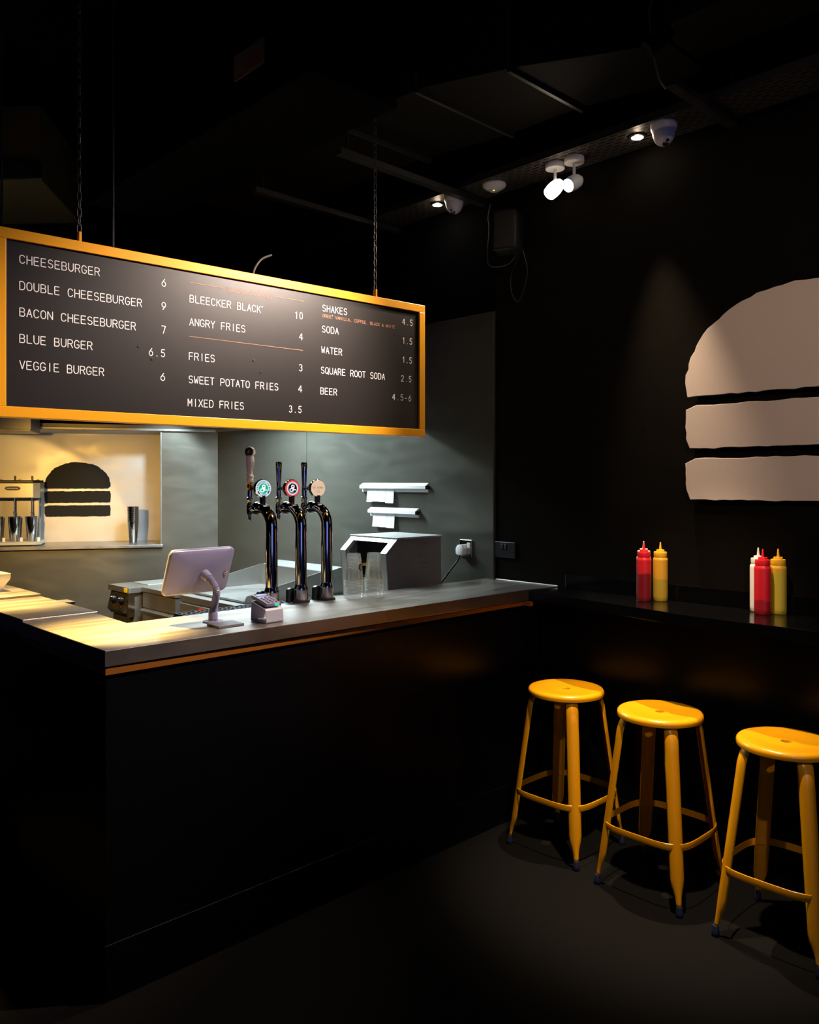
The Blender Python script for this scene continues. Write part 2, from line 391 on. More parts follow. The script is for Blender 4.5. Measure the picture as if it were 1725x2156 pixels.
# ================================================================== BAR SHELF
t = thing('wall_bar', 'black glossy bar shelf fixed along the wall above the stools', 'bar', (3.1, 1.5, 0))
o3 = neg(t.location)
G().prism([(3.058, CY0-.016), (3.0, 2.0), (2.92, 1.55), (2.90, -.4), (WX-.001, -.4), (WX-.001, 2.331)], 1.0, 1.045, bev=.002).obj('bar_top', black_gloss, t, off=o3)
G().box(WX-.02, WX-.001, -.4, 2.285, 1.0455, 1.114, .002).obj('upstand', black_gloss, t, off=o3)
G().box(3.165, 3.185, -.4, 2.375, 0, 1.0).obj('front_panel', black_panel, t, off=o3)
G().box(3.158, 3.165, -.4, 2.375, 0, .16, .0015).obj('plinth', black_panel, t, off=o3)
o = G().tube(curve([(WX-.004, 2.725, 1.051), (WX-.004, 2.55, 1.0505), (WX-.004, 2.34, 1.050)], 4), .0035, 6).obj('sealant_bead', white_pl)
tag(o, 'thin pale sealant line where the worktop meets black wall', 'sealant')

# ================================================================== MENU BOARD
t = thing('menu_board', 'long hanging black menu board in an orange yellow frame', 'menu board', (2.5, 2.5, 0), R(-3.4))
X0, X1, Z0, Z1, FW = -1.702, .004, 1.745, 2.311, .032
G().box(X0+.01, X1-.01, .004, .03, Z0+.01, Z1-.01).obj('panel', board_m, t)
g = G()
for (a, b, c, d) in ((X0, X1, Z1-FW, Z1), (X0, X1, Z0, Z0+FW), (X0, X0+FW, Z0+FW, Z1-FW), (X1-FW, X1, Z0+FW, Z1-FW)):
    g.box(a, b, -.004, .045, c, d, .0015)
g.obj('frame', frame_y, t)
for hx in (-1.448, -.25):
    G().box(hx-.004, hx+.004, .012, .032, Z1, Z1+.035, .001).obj('hanging_tab', frame_y, t)
MP = lambda u, v: (u, .0032, v)
def words(s, x, z, h, pitch, gw, th, m):
    i = 0
    for wd in s.split(' '):
        g = G(); write(g, wd, x+i*pitch, z, h, pitch, gw, th, MP); g.obj('menu_text', m, t); i += len(wd)+1
PIT, GW = .02035, .0143
MENU = [('CHEESEBURGER', -1.6305, -1.391, 2.2125), ('DOUBLE CHEESEBURGER', -1.6305, -1.2515, 2.1325), ('BACON CHEESEBURGER', -1.6305, -1.2726, 2.0525),
        ('BLUE BURGER', -1.6305, -1.4143, 1.9725), ('VEGGIE BURGER', -1.6305, -1.3772, 1.8925),
        ('6', -1.182, -1.1665, 2.2125), ('9', -1.182, -1.1665, 2.1335), ('7', -1.182, -1.1675, 2.0535), ('6.5', -1.2265, -1.170, 1.9735), ('6', -1.186, -1.170, 1.8935),
        ('BLEECKER BLACK', -1.0794, -.8004, 2.1731), ('ANGRY FRIES', -1.0805, -.865, 2.0932), ('FRIES', -1.0821, -.9866, 1.9738),
        ('SWEET POTATO FRIES', -1.0832, -.7263, 1.8931), ('MIXED FRIES', -1.0865, -.871, 1.8133),
        ('10', -.6524, -.617, 2.1735), ('4', -.6324, -.617, 2.0937), ('3', -.6344, -.6183, 1.9745), ('4', -.6364, -.6203, 1.894), ('3.5', -.6788, -.6223, 1.8145),
        ('SHAKES', -.5249, -.408, 2.2171), ('SODA', -.527, -.4495, 2.1351), ('WATER', -.5298, -.4329, 2.0537), ('SQUARE ROOT SODA', -.5319, -.2137, 1.9742), ('BEER', -.5346, -.4574, 1.893),
        ('4.5', -.1177, -.0613, 2.2165), ('1.5', -.1177, -.0638, 2.1365), ('1.5', -.1177, -.0655, 2.0552), ('2.5', -.1251, -.068, 1.9756), ('4.5-6', -.1722, -.0697, 1.8947)]
for (s, a, b, z) in MENU:
    gw = GW if len(s) > 1 else b-a
    words(s, a, z, .0245, (b-a-gw)/max(1, len(s)-1), gw, .0027, vinyl_w)
words('BLEECKER ORIGINALS', -.9366, 2.2333, .0135, (.1803-.0078)/17, .0078, .0013, vinyl_p)
words('OREO, VANILLA, COFFEE, BLACK & WHITE', -.5249, 2.1935, .0116, (.3656-.0078)/35, .0078, .0014, vinyl_p)
for (u, v, r) in ((-.794, 2.196, .003), (-.479, 2.2055, .0022)):
    g = G(); ribbon(g, [(u+r*math.cos(2*PI*k/14), v+r*math.sin(2*PI*k/14)) for k in range(15)], .0008, MP); g.obj('registered_mark', vinyl_w, t)
for (a, b, z) in ((-1.0805, -.9483, 2.2412), (-.7455, -.6128, 2.2425), (-1.082, -.616, 2.054)):
    G().box(a, b, .0028, .0034, z-.0007, z+.0007).obj('divider_line', vinyl_p, t)
for (u, v) in ((-1.262, 1.999), (-1.216, 1.962), (-.83, 1.995), (-.80, 1.954)):
    G().lathe([(.0045, 0), (.0045, .001), (.003, .0018)], 12, rot=Matrix.Rotation(R(90), 3, 'X'), at=(u, .004, v)).obj('panel_fixing', board_m, t)

def chain(x, y, z0, z1, label):
    g = G(); n = int((z1-z0)/.026)
    for k in range(n):
        zc = z0+.013+k*.026; pts = []
        for a in range(10):
            c, s = math.cos(2*PI*a/10), math.sin(2*PI*a/10)
            u, v = .0065*c, .010*s+(.007 if s > .1 else (-.007 if s < -.1 else 0))
            pts.append((x+u, y, zc+v) if k % 2 == 0 else (x, y+u, zc+v))
        g.tube(pts, .0017, 5, closed=True)
    tag(g.obj('hanging_chain', steel_dark, smooth=True), label, 'chain', 'chains holding the menu board')
cb, sb = math.cos(R(-3.4)), math.sin(R(-3.4))
for lx, lab in ((-1.448, 'thin dark chain holding the left end of the menu board'), (-.25, 'thin dark chain holding the right end of the menu board')):
    chain(2.5+lx*cb-.022*sb, 2.5+lx*sb+.022*cb, Z1+.033, 3.89, lab)
o = G().tube(curve([(1.80, 2.625, 2.42), (1.755, 2.625, 2.395), (1.72, 2.62, 2.35), (1.705, 2.62, 2.29)], 6), .004, 8).obj('curved_cable', cable_m, smooth=True)
tag(o, 'thin curved cable rising from behind the menu board top edge', 'cable')

# ================================================================== BURGER SIGNS
def burger_layers(wd, k, seed):
    """three torn-edged outlines of a burger of width wd: bun, patty, bottom; heights from the foot"""
    rnd = random.Random(seed); H = wd*.877
    def jit(): return rnd.uniform(-1, 1)*wd*.0065*k
    def edge(a, b, n):
        return [(a[0]+(b[0]-a[0])*i/n+jit()*.6, a[1]+(b[1]-a[1])*i/n+jit()*.6) for i in range(n)]
    hw = wd/2; out = []
    def bar(z0, z1):
        c = wd*.02
        return (edge((-hw+c, z0), (hw-c, z0), 26)+edge((hw-c*.3, z0+c*.4), (hw, z1-c), 6)+edge((hw-c*.6, z1), (-hw+c*.6, z1), 26)+edge((-hw, z1-c), (-hw+c*.2, z0+c), 6))
    zb = wd*.45
    dome = [(hw*math.copysign(abs(math.cos(a))**.92, math.cos(a))+jit(), zb+wd*.035+(H-zb-wd*.035)*math.sin(a)**.98+jit()) for a in [PI*i/46 for i in range(47)]]
    out.append(('top_bun', edge((-hw+.01*wd, zb), (hw-.01*wd, zb), 26)+dome))
    out.append(('middle_layer', bar(wd*.222, wd*.410)))
    out.append(('bottom_layer', bar(0, wd*.180)))
    return out
t = thing('burger_decal', 'black burger silhouette on the steel back of the kitchen niche', 'burger sign', BWL, BWR)
BWd = .478; bz = 1.284; bc = (-1.276-.798)/2
for nm, pl in burger_layers(BWd, 1.0, 3):
    G().prism([(bc+x, bz+z) for x, z in pl], ND-.004, ND-.0005, 'y').obj(nm, decal_b, t)
t = thing('burger_sign', 'large pale burger silhouette mounted on the black wall above the bar', 'burger sign', (WX, 1.19, 1.477))
for nm, pl in burger_layers(.955, .8, 11):
    G().prism([(-x, z) for x, z in pl], -.034, -.016, 'x', bev=.0012).obj(nm, sign_w, t)
for yy in (-.3, .3):
    for zz in (.08, .3, .55): G().lathe([(.008, 0), (.008, .0165)], 10, rot=Matrix.Rotation(R(-90), 3, 'Y'), at=(0, yy, zz)).obj('standoff', black_wall, t)

# ================================================================== STOOLS
def ringpt(a, f): return f/((abs(math.cos(a))**4+abs(math.sin(a))**4)**.25)
def make_stool(loc, label):
    t = thing('bar_stool', label, 'stool', loc, 0, 'yellow metal bar stools')
    prof = [(.017, .655), (.0168, .663), (.019, .6665), (.028, .667), (.05, .6645), (.09, .668), (.13, .6715), (.147, .6715), (.155, .669), (.1595, .663), (.1605, .656), (.1595, .647), (.1575, .646), (.156, .655), (.15, .662), (.09, .664), (.05, .6605), (.028, .661)]
    G().lathe(prof, 64, closed=True).obj('seat', yellow, t, smooth=True)
    for q in range(4):
        a = R(45+90*q); o = Vector((math.cos(a), math.sin(a), 0)); tt = Vector((-math.sin(a), math.cos(a), 0))
        st = [(.655, .128, .046, .012), (.645, .142, .048, .016), (.622, .155, .050, .020), (.595, .163, .050, .021), (.56, .1675, .050, .021), (.40, .190, .050, .021), (.25, .211, .050, .021), (.125, .229, .049, .021),
              (.105, .2315, .044, .019), (.085, .2345, .032, .016), (.065, .2375, .022, .013), (.045, .241, .018, .011), (.028, .243, .018, .011)]
        g = G(); rows = []
        for (z, r, w_, dp) in st:
            row = []
            for k in range(9):
                an = R(-80+20*k)
                row.append(g.b.verts.new(o*(r-dp*(1-math.cos(an)))+tt*(w_/2*math.sin(an)/math.sin(R(80)))+Vector((0, 0, z))))
            rows.append(row)
        for A, B in zip(rows[:-1], rows[1:]):
            for k in range(8): g.b.faces.new([A[k], A[k+1], B[k+1], B[k]])
        leg = g.obj('leg', yellow, t, smooth=True)
        md = leg.modifiers.new('thick', 'SOLIDIFY'); md.thickness = .0022; md.offset = -1
        G().lathe([(.0125, 0), (.0135, .003), (.0135, .016), (.0115, .019), (.0115, .034), (.010, .036)], 14, at=tuple(o*.240)).obj('foot', blue_rub, leg, smooth=True)
    g = G(); n = 72; A = []
    for k in range(n):
        a = 2*PI*k/n; c, s = math.cos(a), math.sin(a); r = ringpt(a, .1775)
        A.append([g.b.verts.new((c*(r+d), s*(r+d), z)) for d, z in ((0, .246), (.002, .2445), (.0028, .240), (.0028, .226), (.002, .2215), (0, .220))])
    for k in range(n):
        B = A[(k+1) % n]
        for i in range(6): g.b.faces.new([A[k][i], A[k][(i+1) % 6], B[(i+1) % 6], B[i]])
    bmesh.ops.recalc_face_normals(g.b, faces=g.b.faces)
    g.obj('footrest', yellow, t, smooth=True)
    return t
s1 = make_stool((2.922, 2.06, 0), 'yellow metal bar stool nearest the service counter')
dup(s1, (2.89, 1.602, 0), label='yellow metal bar stool in the middle of the row of three')
dup(s1, (2.868, 1.118, 0), label='yellow metal bar stool at the right edge, cut off by the picture')

# ================================================================== SAUCE BOTTLES
def make_bottle(loc, label, m_body, m_cap):
    t = thing('squeeze_bottle', label, 'sauce bottle', loc, 0, 'squeeze bottles on the black bar')
    G().lathe([(.0285, 0), (.0300, .003), (.0305, .02), (.0305, .172), (.0298, .180), (.0268, .184), (.0262, .187)], 32).obj('bottle_body', m_body, t, smooth=True)
    G().lathe([(.0268, .187), (.0272, .189), (.0272, .205), (.0265, .208), (.0172, .2085), (.0168, .210), (.0168, .2155), (.0160, .217), (.0062, .2172)], 32).obj('screw_cap', m_cap, t, smooth=True)
    G().lathe([(.0062, .217), (.0048, .225), (.0024, .248), (.0018, .249)], 16).obj('nozzle', m_cap, t, smooth=True)
    return t
white_pl2 = mat('milky_plastic', (.80, .74, .66), .35)
yel_cap = mat('yellow_plastic', (.82, .42, .02), .32)
ZB = 1.0455
make_bottle((3.135, 1.812, ZB), 'red sauce bottle of the pair nearer the counter corner', bottle_mat('red_bottle_half', (.50, .010, .016), (.15, .004, .007), .118), red_pl)
make_bottle((3.190, 1.766, ZB), 'yellow sauce bottle of the pair nearer the counter corner', bottle_mat('yellow_bottle_half', (.62, .30, .02), (.38, .25, .02), .095), yel_cap)
make_bottle((3.192, 1.846, ZB), 'white sauce bottle almost hidden behind the left red bottle', white_pl2, white_pl2)
make_bottle((3.148, 1.315, ZB), 'red sauce bottle in front at the right end of bar', bottle_mat('red_bottle_low', (.52, .010, .018), (.28, .006, .012), .055), red_pl)
make_bottle((3.203, 1.279, ZB), 'yellow sauce bottle in the right hand group', bottle_mat('yellow_bottle_full', (.62, .34, .02), (.48, .36, .03), .158), yel_cap)
make_bottle((3.200, 1.354, ZB), 'white sauce bottle peeping out behind the right red bottle', white_pl2, white_pl2)

# ================================================================== BEER TAPS
def make_tap(loc, label, kind):
    t = thing('beer_tap', label, 'beer tap', loc, 0, 'beer taps on the counter')
    G().lathe([(.037, 0), (.038, .004), (.036, .009), (.030, .012)], 36).obj('base_flange', dark_pl, t, smooth=True)
    G().lathe([(.030, .010), (.030, .052), (.031, .053), (.031, .058), (.026, .071), (.0255, .074)], 8 if False else 32).obj('collar', chrome, t, smooth=True)
    zt = .320; br = .072; path = [(0, 0, .06), (0, 0, .2), (0, 0, zt-.01)]
    path += [(0, br*(1-math.cos(R(a))), zt+br*math.sin(R(a))) for a in range(0, 91, 9)]+[(0, .092, zt+br)]
    G().tube(path, .0245, 28).obj('column', chrome, t, smooth=True)
    zc = zt+br
    G().lathe([(.0265, 0), (.0275, .004), (.0275, .018), (.024, .021), (.012, .024), (.010, .05), (.0135, .052), (.0135, .062), (.009, .064)], 24, rot=Matrix.Rotation(R(-90), 3, 'X'), at=(0, .088, zc)).obj('shank', chrome, t, smooth=True)
    fy = .160
    G().lathe([(.006, -.052), (.0075, -.045), (.0075, -.03), (.013, -.026), (.0145, -.01), (.0145, .012), (.0115, .016), (.0125, .03), (.0148, .034), (.0148, .044), (.010, .047), (.0105, .075)], 20, at=(0, fy, zc)).obj('faucet', chrome, t, smooth=True)
    zh = zc+.072
    if kind == 0:
        h = thing('tmp', '', ''); bpy.data.objects.remove(h)
        hd = G().lathe([(.009, 0), (.0095, .014), (.0125, .02), (.0125, .028), (.0095, .033), (.0125, .037), (.0125, .044)], 20, at=(0, fy, zh-.005)).obj('handle_ferrule', brass, t, smooth=True)
        hn = G().lathe([(.0155, .036), (.0165, .039), (.0165, .050), (.0152, .052), (.0165, .054), (.0165, .064), (.015, .067), (.0115, .070), (.0115, .080), (.0165, .108), (.0188, .126), (.0172, .144), (.0150, .150)], 24, at=(0, fy, zh)).obj('handle', mat('ivory_handle', (.88, .82, .82), .35), t, smooth=True)
        G().lathe([(.021, -.011), (.0225, -.006), (.0225, .006), (.021, .011)], 28, rot=Matrix.Rotation(R(8), 3, 'Z') @ Matrix.Rotation(R(90), 3, 'X') @ Matrix.Rotation(R(30), 3, 'Y') if False else Matrix.Rotation(R(-55), 3, 'Z') @ Matrix.Rotation(R(90), 3, 'X'), at=(0, fy, zh+.165)).obj('handle_knob', mat('ivory_handle', (.88, .82, .82), .35), hn, smooth=True)
        M = Matrix.Rotation(R(-55), 3, 'Z')
        G().lathe([(.0175, 0), (.0175, .0012)], 28, rot=M @ Matrix.Rotation(R(90), 3, 'X'), at=tuple(Vector((0, fy, zh+.165))+M @ Vector((0, -.0112, 0)))).obj('knob_badge', dark_pl, hn)
        g = G(); mp = lambda u, v: tuple(Vector((0, fy, zh+.165))+M @ Vector((u, -.0128, v)))
        draw_b(g, .0085, .0022, mp); g.obj('knob_mark', grey_pl, hn)
        g = G()
        for k in range(11):
            an = R(-150); r0 = .0160+.0022*math.sin(k/10*PI)
            for an in (R(-165), R(-75)):
                rr = r0*1.02; g.box(-.0012, .0012, -.0006, .0006, -.002, .002, rot=Matrix.Rotation(an+PI/2, 3, 'Z'), at=(rr*math.cos(an), fy+rr*math.sin(an), zh+.086+k*.0058))
        g.obj('handle_lettering', dark_pl, hn)
    else:
        G().lathe([(.009, 0), (.0105, .004), (.0095, .02), (.0125, .09), (.0145, .118), (.0115, .125), (.004, .127)], 20, at=(0, fy, zh)).obj('handle', chrome, t, smooth=True)
    # medallion on a cone, facing the customers
    M = Matrix.Rotation(R(-4), 3, 'Z'); c0 = Vector((0, .066, zc+.083))
    put = lambda prof: G().lathe(prof, 40, rot=M @ Matrix.Rotation(R(90), 3, 'X'), at=tuple(c0))
    md = put([(.006, -.085), (.009, -.07), (.022, -.03), (.037, -.012), (.0385, -.008), (.0385, .004), (.036, .007)]).obj('medallion', chrome, t, smooth=True)
    G().box(-.007, .007, -.012, .010, -.083+.022, -.03, at=tuple(c0)).obj('medallion_bracket', dark_pl, t)
    fm = {0: mat('lit_face_pale_blue', (.6, .8, .85), .35, emit=(.62, .85, .92), estr=.8), 1: mat('lit_face_red', (.7, .05, .05), .35, emit=(.95, .08, .08), estr=.55), 2: mat('lit_face_cream', (.8, .68, .52), .35, emit=(.98, .72, .50), estr=.55)}[kind]
    put([(.036, .004), (.036, .0078)]).obj('medallion_face', fm, md)
    white_l = mat('lit_white', (.8, .8, .8), .4, emit=(1, 1, 1), estr=.75); ink = mat('badge_ink', (.012, .012, .04), .5); teal = mat('lit_teal', (.0, .5, .35), .4, emit=(0, .55, .36), estr=.6)
    mpd = lambda d: (lambda u, v: tuple(c0+M @ Vector((u, -d, v))))
    def disc(g, r, d, cx=0, cz=0): g.quad([mpd(d)(cx+r*math.cos(2*PI*k/36), cz+r*math.sin(2*PI*k/36)) for k in range(36)])
    def arctext(g, s, r, h, a0, a1, th, flip=False):
        n = len(s)
        for i, ch in enumerate(s):
            am = a0+(a1-a0)*(i+.5)/n; wd = abs(a1-a0)/n*.7
            def pol(u, v):
                if not flip: rr = r+v*h; a = am-(u-.5)*math.copysign(wd, a0-a1)
                else: rr = r-v*h; a = am+(u-.5)*math.copysign(wd, a1-a0)
                return (rr*math.cos(R(a)), rr*math.sin(R(a)))
            for st in F.get(ch, []): ribbon(g, [pol(u, v) for u, v in st], th, mpd(.0086))
    if kind == 0:
        g = G(); disc(g, .0215, .0082); g.obj('badge_disc', teal, md)
        g = G(); draw_b(g, .0165, .0050, mpd(.0086)); g.obj('badge_mark', white_l, md)
        g = G(); arctext(g, 'BROOKLYN', .0250, .0060, 158, 22, .0014); arctext(g, 'LAGER', .0310, .0060, 238, 302, .0014, True)
        for a in (185, 172, 8, -5): ribbon(g, [(.0255*math.cos(R(a)), .0255*math.sin(R(a))), (.0305*math.cos(R(a)), .0305*math.sin(R(a)))], .0025, mpd(.0086))
        for a0 in (205, 318): ribbon(g, [(.028*math.cos(R(a0+k*4)), .028*math.sin(R(a0+k*4))) for k in range(6)], .0055, mpd(.0086))
        g.obj('badge_lettering', ink, md)
    elif kind == 1:
        g = G(); disc(g, .0285, .0082); g.obj('badge_ring', mat('lit_pale', (.7, .75, .9), .4, emit=(.75, .85, 1), estr=.6), md)
        g = G(); disc(g, .0215, .0085); g.obj('badge_disc', ink, md)
        g = G(); draw_b(g, .0160, .0048, mpd(.0089)); write(g, 'IPA', -.006, -.0335, .0045, .0045, .003, .0012, mpd(.0086)); ribbon(g, [(-.006, -.0165), (.006, -.0165)], .001, mpd(.0089)); g.obj('badge_mark', white_l, md)
    else:
        g = G(); write(g, 'THE KERNEL', -.0295, -.002, .0095, .0061, .0043, .0009, mpd(.0082)); g.obj('badge_lettering', mat('soft_brown_ink', (.25, .16, .1), .6), md)
        g = G(); ribbon(g, [(-.010, -.0115), (.010, -.0115)], .0016, mpd(.0082)); ribbon(g, [(-.009, -.018), (.009, -.018)], .0016, mpd(.0082)); g.obj('badge_small_print', mat('pale_ink', (.55, .42, .30), .6), md)
    # rounded black clamp behind the base
    pr = [(-.022, 0), (.022, 0), (.022, .035)]+[(.022*math.cos(R(a)), .045+.014*math.sin(R(a))) for a in range(10, 171, 16)]+[(-.022, .035)]
    G().prism([(x*.85-.004+.02, z) for x, z in pr], .032, .052, 'y', bev=.002).obj('clamp', dark_pl, t, off=(-.045, -.01, 0))
    return t
def draw_b(g, s, th, mp):
    """curly letter B with two loops and a tail"""
    up = [(.06*s+.40*s*math.cos(R(a)), .52*s+.36*s*math.sin(R(a))) for a in range(-150, 211, 18)]
    lo = [(-.35*s+.52*s*math.cos(R(a)), -.42*s+.40*s*math.sin(R(a))) for a in range(20, 381, 18)]
    ribbon(g, up, th, mp); ribbon(g, lo, th, mp)
    ribbon(g, [(.30*s, .25*s), (.36*s, -.02*s), (.30*s, -.30*s), (.10*s, -.45*s)], th*.9, mp)
    ribbon(g, [(.05*s, -.42*s), (.45*s, -.36*s), (.98*s, -.36*s)], th*.8, mp)
make_tap((1.915, 2.792, ZT), 'beer tap with ivory handle and green round badge', 0)
make_tap((2.056, 2.784, ZT), 'beer tap with red rimmed round badge, middle of three', 1)
make_tap((2.180, 2.768, ZT), 'beer tap with plain cream round badge beside plastic cups', 2)

# drip tray at the inner edge of the worktop
t = thing('drip_tray', 'black grilled drip tray behind the card reader and taps', 'drip tray', (1.9, 2.87, 1.03))
o3 = neg(t.location)
G().box(1.56, 2.26, 2.803, 2.95, .985, 1.028, .003).obj('tray_body', dark_pl, t, off=o3)
g = G()
for k in range(35): g.box(1.566+k*.02, 1.572+k*.02, 2.806, 2.947, 1.028, 1.036)
for k in range(5): g.box(1.563, 2.257, 2.806+k*.034, 2.811+k*.034, 1.030, 1.037)
g.obj('grille', mat('dark_wire', (.05, .05, .055), .35, .6), t, off=o3)

# ================================================================== TABLET STAND
t = thing('tablet_stand', 'pale tablet till on flexible goose neck stand, seen from behind', 'tablet till', (1.535, 2.605, ZT))
o3 = neg(t.location)
yaw, tilt = .05, .37
wx = Vector((math.cos(yaw), math.sin(yaw), 0)); bk = Vector((math.sin(yaw), -math.cos(yaw), 0)); up = Vector((0, 0, 1))*math.cos(tilt)+bk*math.sin(tilt); nb = bk*math.cos(tilt)-Vector((0, 0, 1))*math.sin(tilt)
c = Vector((1.500, 2.645, 1.231))
g = G(); rows = []
def rrect(w_, h_, r_, n=7):
    out = []
    for cx_, cy_, a0 in ((w_/2-r_, h_/2-r_, 0), (-w_/2+r_, h_/2-r_, 90), (-w_/2+r_, -h_/2+r_, 180), (w_/2-r_, -h_/2+r_, 270)):
        out += [(cx_+r_*math.cos(R(a0+90*i/n)), cy_+r_*math.sin(R(a0+90*i/n))) for i in range(n+1)]
    return out
for (w_, h_, r_, d) in ((.258, .170, .018, -.010), (.264, .176, .02, -.006), (.264, .176, .02, .004), (.258, .170, .02, .009), (.235, .150, .03, .013), (.17, .10, .04, .020), (.09, .06, .028, .023)):
    rows.append([g.b.verts.new(c+wx*x+up*y+nb*d) for x, y in rrect(w_, h_, r_)])
for A, B in zip(rows[:-1], rows[1:]):
    for k in range(len(A)): g.b.faces.new([A[k], A[(k+1) % len(A)], B[(k+1) % len(A)], B[k]])
g.b.faces.new(list(reversed(rows[0]))); g.b.faces.new(rows[-1])
bmesh.ops.recalc_face_normals(g.b, faces=g.b.faces)
enc = g.obj('tablet_case', lav_pl, t, smooth=True, off=o3)
g = G(); g.quad([c+wx*x+up*y-nb*.0105 for x, y in rrect(.235, .15, .004)]); g.obj('screen', mat('dark_screen', (.01, .01, .012), .1), enc, off=o3)
lp = c+wx*.105-up*.006+nb*.012
rotl = nb.to_track_quat('Z', 'Y').to_matrix()
G().lathe([(.0095, 0), (.0095, .006), (.008, .009), (.006, .009), (.006, .006), (.0025, .006), (.0025, .008)], 20, rot=rotl, at=tuple(lp)).obj('lock', chrome, enc, smooth=True, off=o3)
at = c+wx*.012-up*.004+nb*.022
G().lathe([(.019, -.004), (.019, .004), (.0165, .010), (.0165, .028), (.0145, .032)], 24, rot=rotl, at=tuple(at)).obj('collar', lav_pl, t, smooth=True, off=o3)
neck = curve([tuple(at+nb*.028), tuple(at+nb*.05-Vector((0, 0, .004))), (1.522, 2.560, 1.165), (1.533, 2.590, 1.115), (1.535, 2.604, 1.085)], 26)
rad = [.0118+(.0016 if i % 2 else 0) for i in range(len(neck))]
G().tube(neck, rad, 16).obj('flexible_neck', lav_pl, t, smooth=False, off=o3)
G().lathe([(.0165, .010), (.0165, .030), (.0145, .038), (.0115, .041)], 24, at=(1.535, 2.605, ZT)).obj('neck_socket', lav_pl, t, smooth=True, off=o3)
G().lathe([(.0168, .004), (.0168, .0105)], 24, at=(1.535, 2.605, ZT)).obj('metal_ring', steel_pol, t, smooth=True, off=o3)
G().lathe([(.036, 0), (.036, .003), (.034, .005)], 36, at=(1.535, 2.605, ZT)).obj('base_plate', lav_pl, t, smooth=True, off=o3)
# dark slab in front
pb = [(1.474, 2.462), (1.597, 2.498), (1.597, 2.545), (1.482, 2.552)]
o = G().prism([(1.478, 2.470), (1.578, 2.468), (1.583, 2.552), (1.480, 2.554)], ZT, ZT+.008, bev=.0015).obj('counter_pad', mat('pad_grey', (.085, .085, .11), .45))
tag(o, 'flat grey pad lying in front of the tablet till base', 'pad')

# ================================================================== CARD READER
t = thing('card_reader_stand', 'pale folded sheet stand under the card reader on counter', 'stand', (1.684, 2.484, ZT), R(3))
def strip(g, pts, th, x0, x1):
    P = [Vector((0, a, b)) for a, b in pts]; n = len(P); off = []
    for i in range(n):
        d = (P[min(i+1, n-1)]-P[max(i-1, 0)]).normalized(); off.append(Vector((0, -d.z, d.y))*th)
    o = [(P[i].y, P[i].z) for i in range(n)]; q = [(P[i].y+off[i].y, P[i].z+off[i].z) for i in range(n)]
    g.prism(o+q[::-1], x0, x1, 'x')
g = G()
loop = [(.043, .070), (.046, .006), (.043, .001), (-.043, .001), (-.047, .006), (-.043, .045), (-.038, .051), (.043, .073)]
inn = [(.040, .068), (.0435, .007), (.041, .0035), (-.041, .0035), (-.0445, .007), (-.0405, .044), (-.037, .0485), (.040, .0695)]
n = len(loop)
vo = [[g.b.verts.new((x, y, z)) for y, z in loop] for x in (-.038, .038)]; vi = [[g.b.verts.new((x, y, z)) for y, z in inn] for x in (-.038, .038)]
for k in range(n-1):
    g.b.faces.new([vo[0][k], vo[0][k+1], vo[1][k+1], vo[1][k]]); g.b.faces.new([vi[0][k+1], vi[0][k], vi[1][k], vi[1][k+1]])
    for s in (0, 1): g.b.faces.new([vo[s][k], vo[s][k+1], vi[s][k+1], vi[s][k]])
for s in (0, 1): g.b.faces.new([vo[s][n-1], vo[s][0], vi[s][0], vi[s][n-1]])
g.b.faces.new([vo[0][n-1], vo[0][0], vo[1][0], vo[1][n-1]]); g.b.faces.new([vi[0][0], vi[0][n-1], vi[1][n-1], vi[1][0]])
bmesh.ops.recalc_face_normals(g.b, faces=g.b.faces)
g.obj('folded_sheet', mat('pale_sheet', (.27, .27, .33), .4), t)
sl = math.atan2(.022, .081)
t2 = thing('card_reader', 'small pale card reader with round dark keys and blue display', 'card reader', (1.684, 2.484, ZT+.0625), R(3))
rx = Matrix.Rotation(sl, 3, 'X')
def rp(g_, x0, x1, y0, y1, z0, z1, bev=0): return g_.box(x0, x1, y0, y1, z0, z1, bev, rot=rx, at=(0, 0, .003))
body = rp(G(), -.032, .032, -.038, .056, 0, .015, .005).obj('reader_body', lav_pl, t2, smooth=True)
rp(G(), -.026, .026, .030, .050, .0148, .0158).obj('display_bezel', dark_pl, t2)
rp(G(), -.022, .022, .033, .047, .0158, .0162).obj('display', lcd, t2)
key = mat('dark_key', (.02, .02, .025), .45)
for i in range(3):
    for j in range(4):
        gk = G().lathe([(.0048, .0145), (.0048, .0162), (.004, .0168)], 14, rot=None, at=(-.017+i*.017, -.028+j*.014, 0))
        bmesh.ops.transform(gk.b, matrix=rx.to_4x4(), verts=gk.b.verts); bmesh.ops.translate(gk.b, vec=(0, 0, .003), verts=gk.b.verts)
        gk.obj('key', green_led if False else key, t2, smooth=True)
rp(G(), .004, .024, -.0395, -.0375, .004, .011).obj('status_light', green_led, t2)

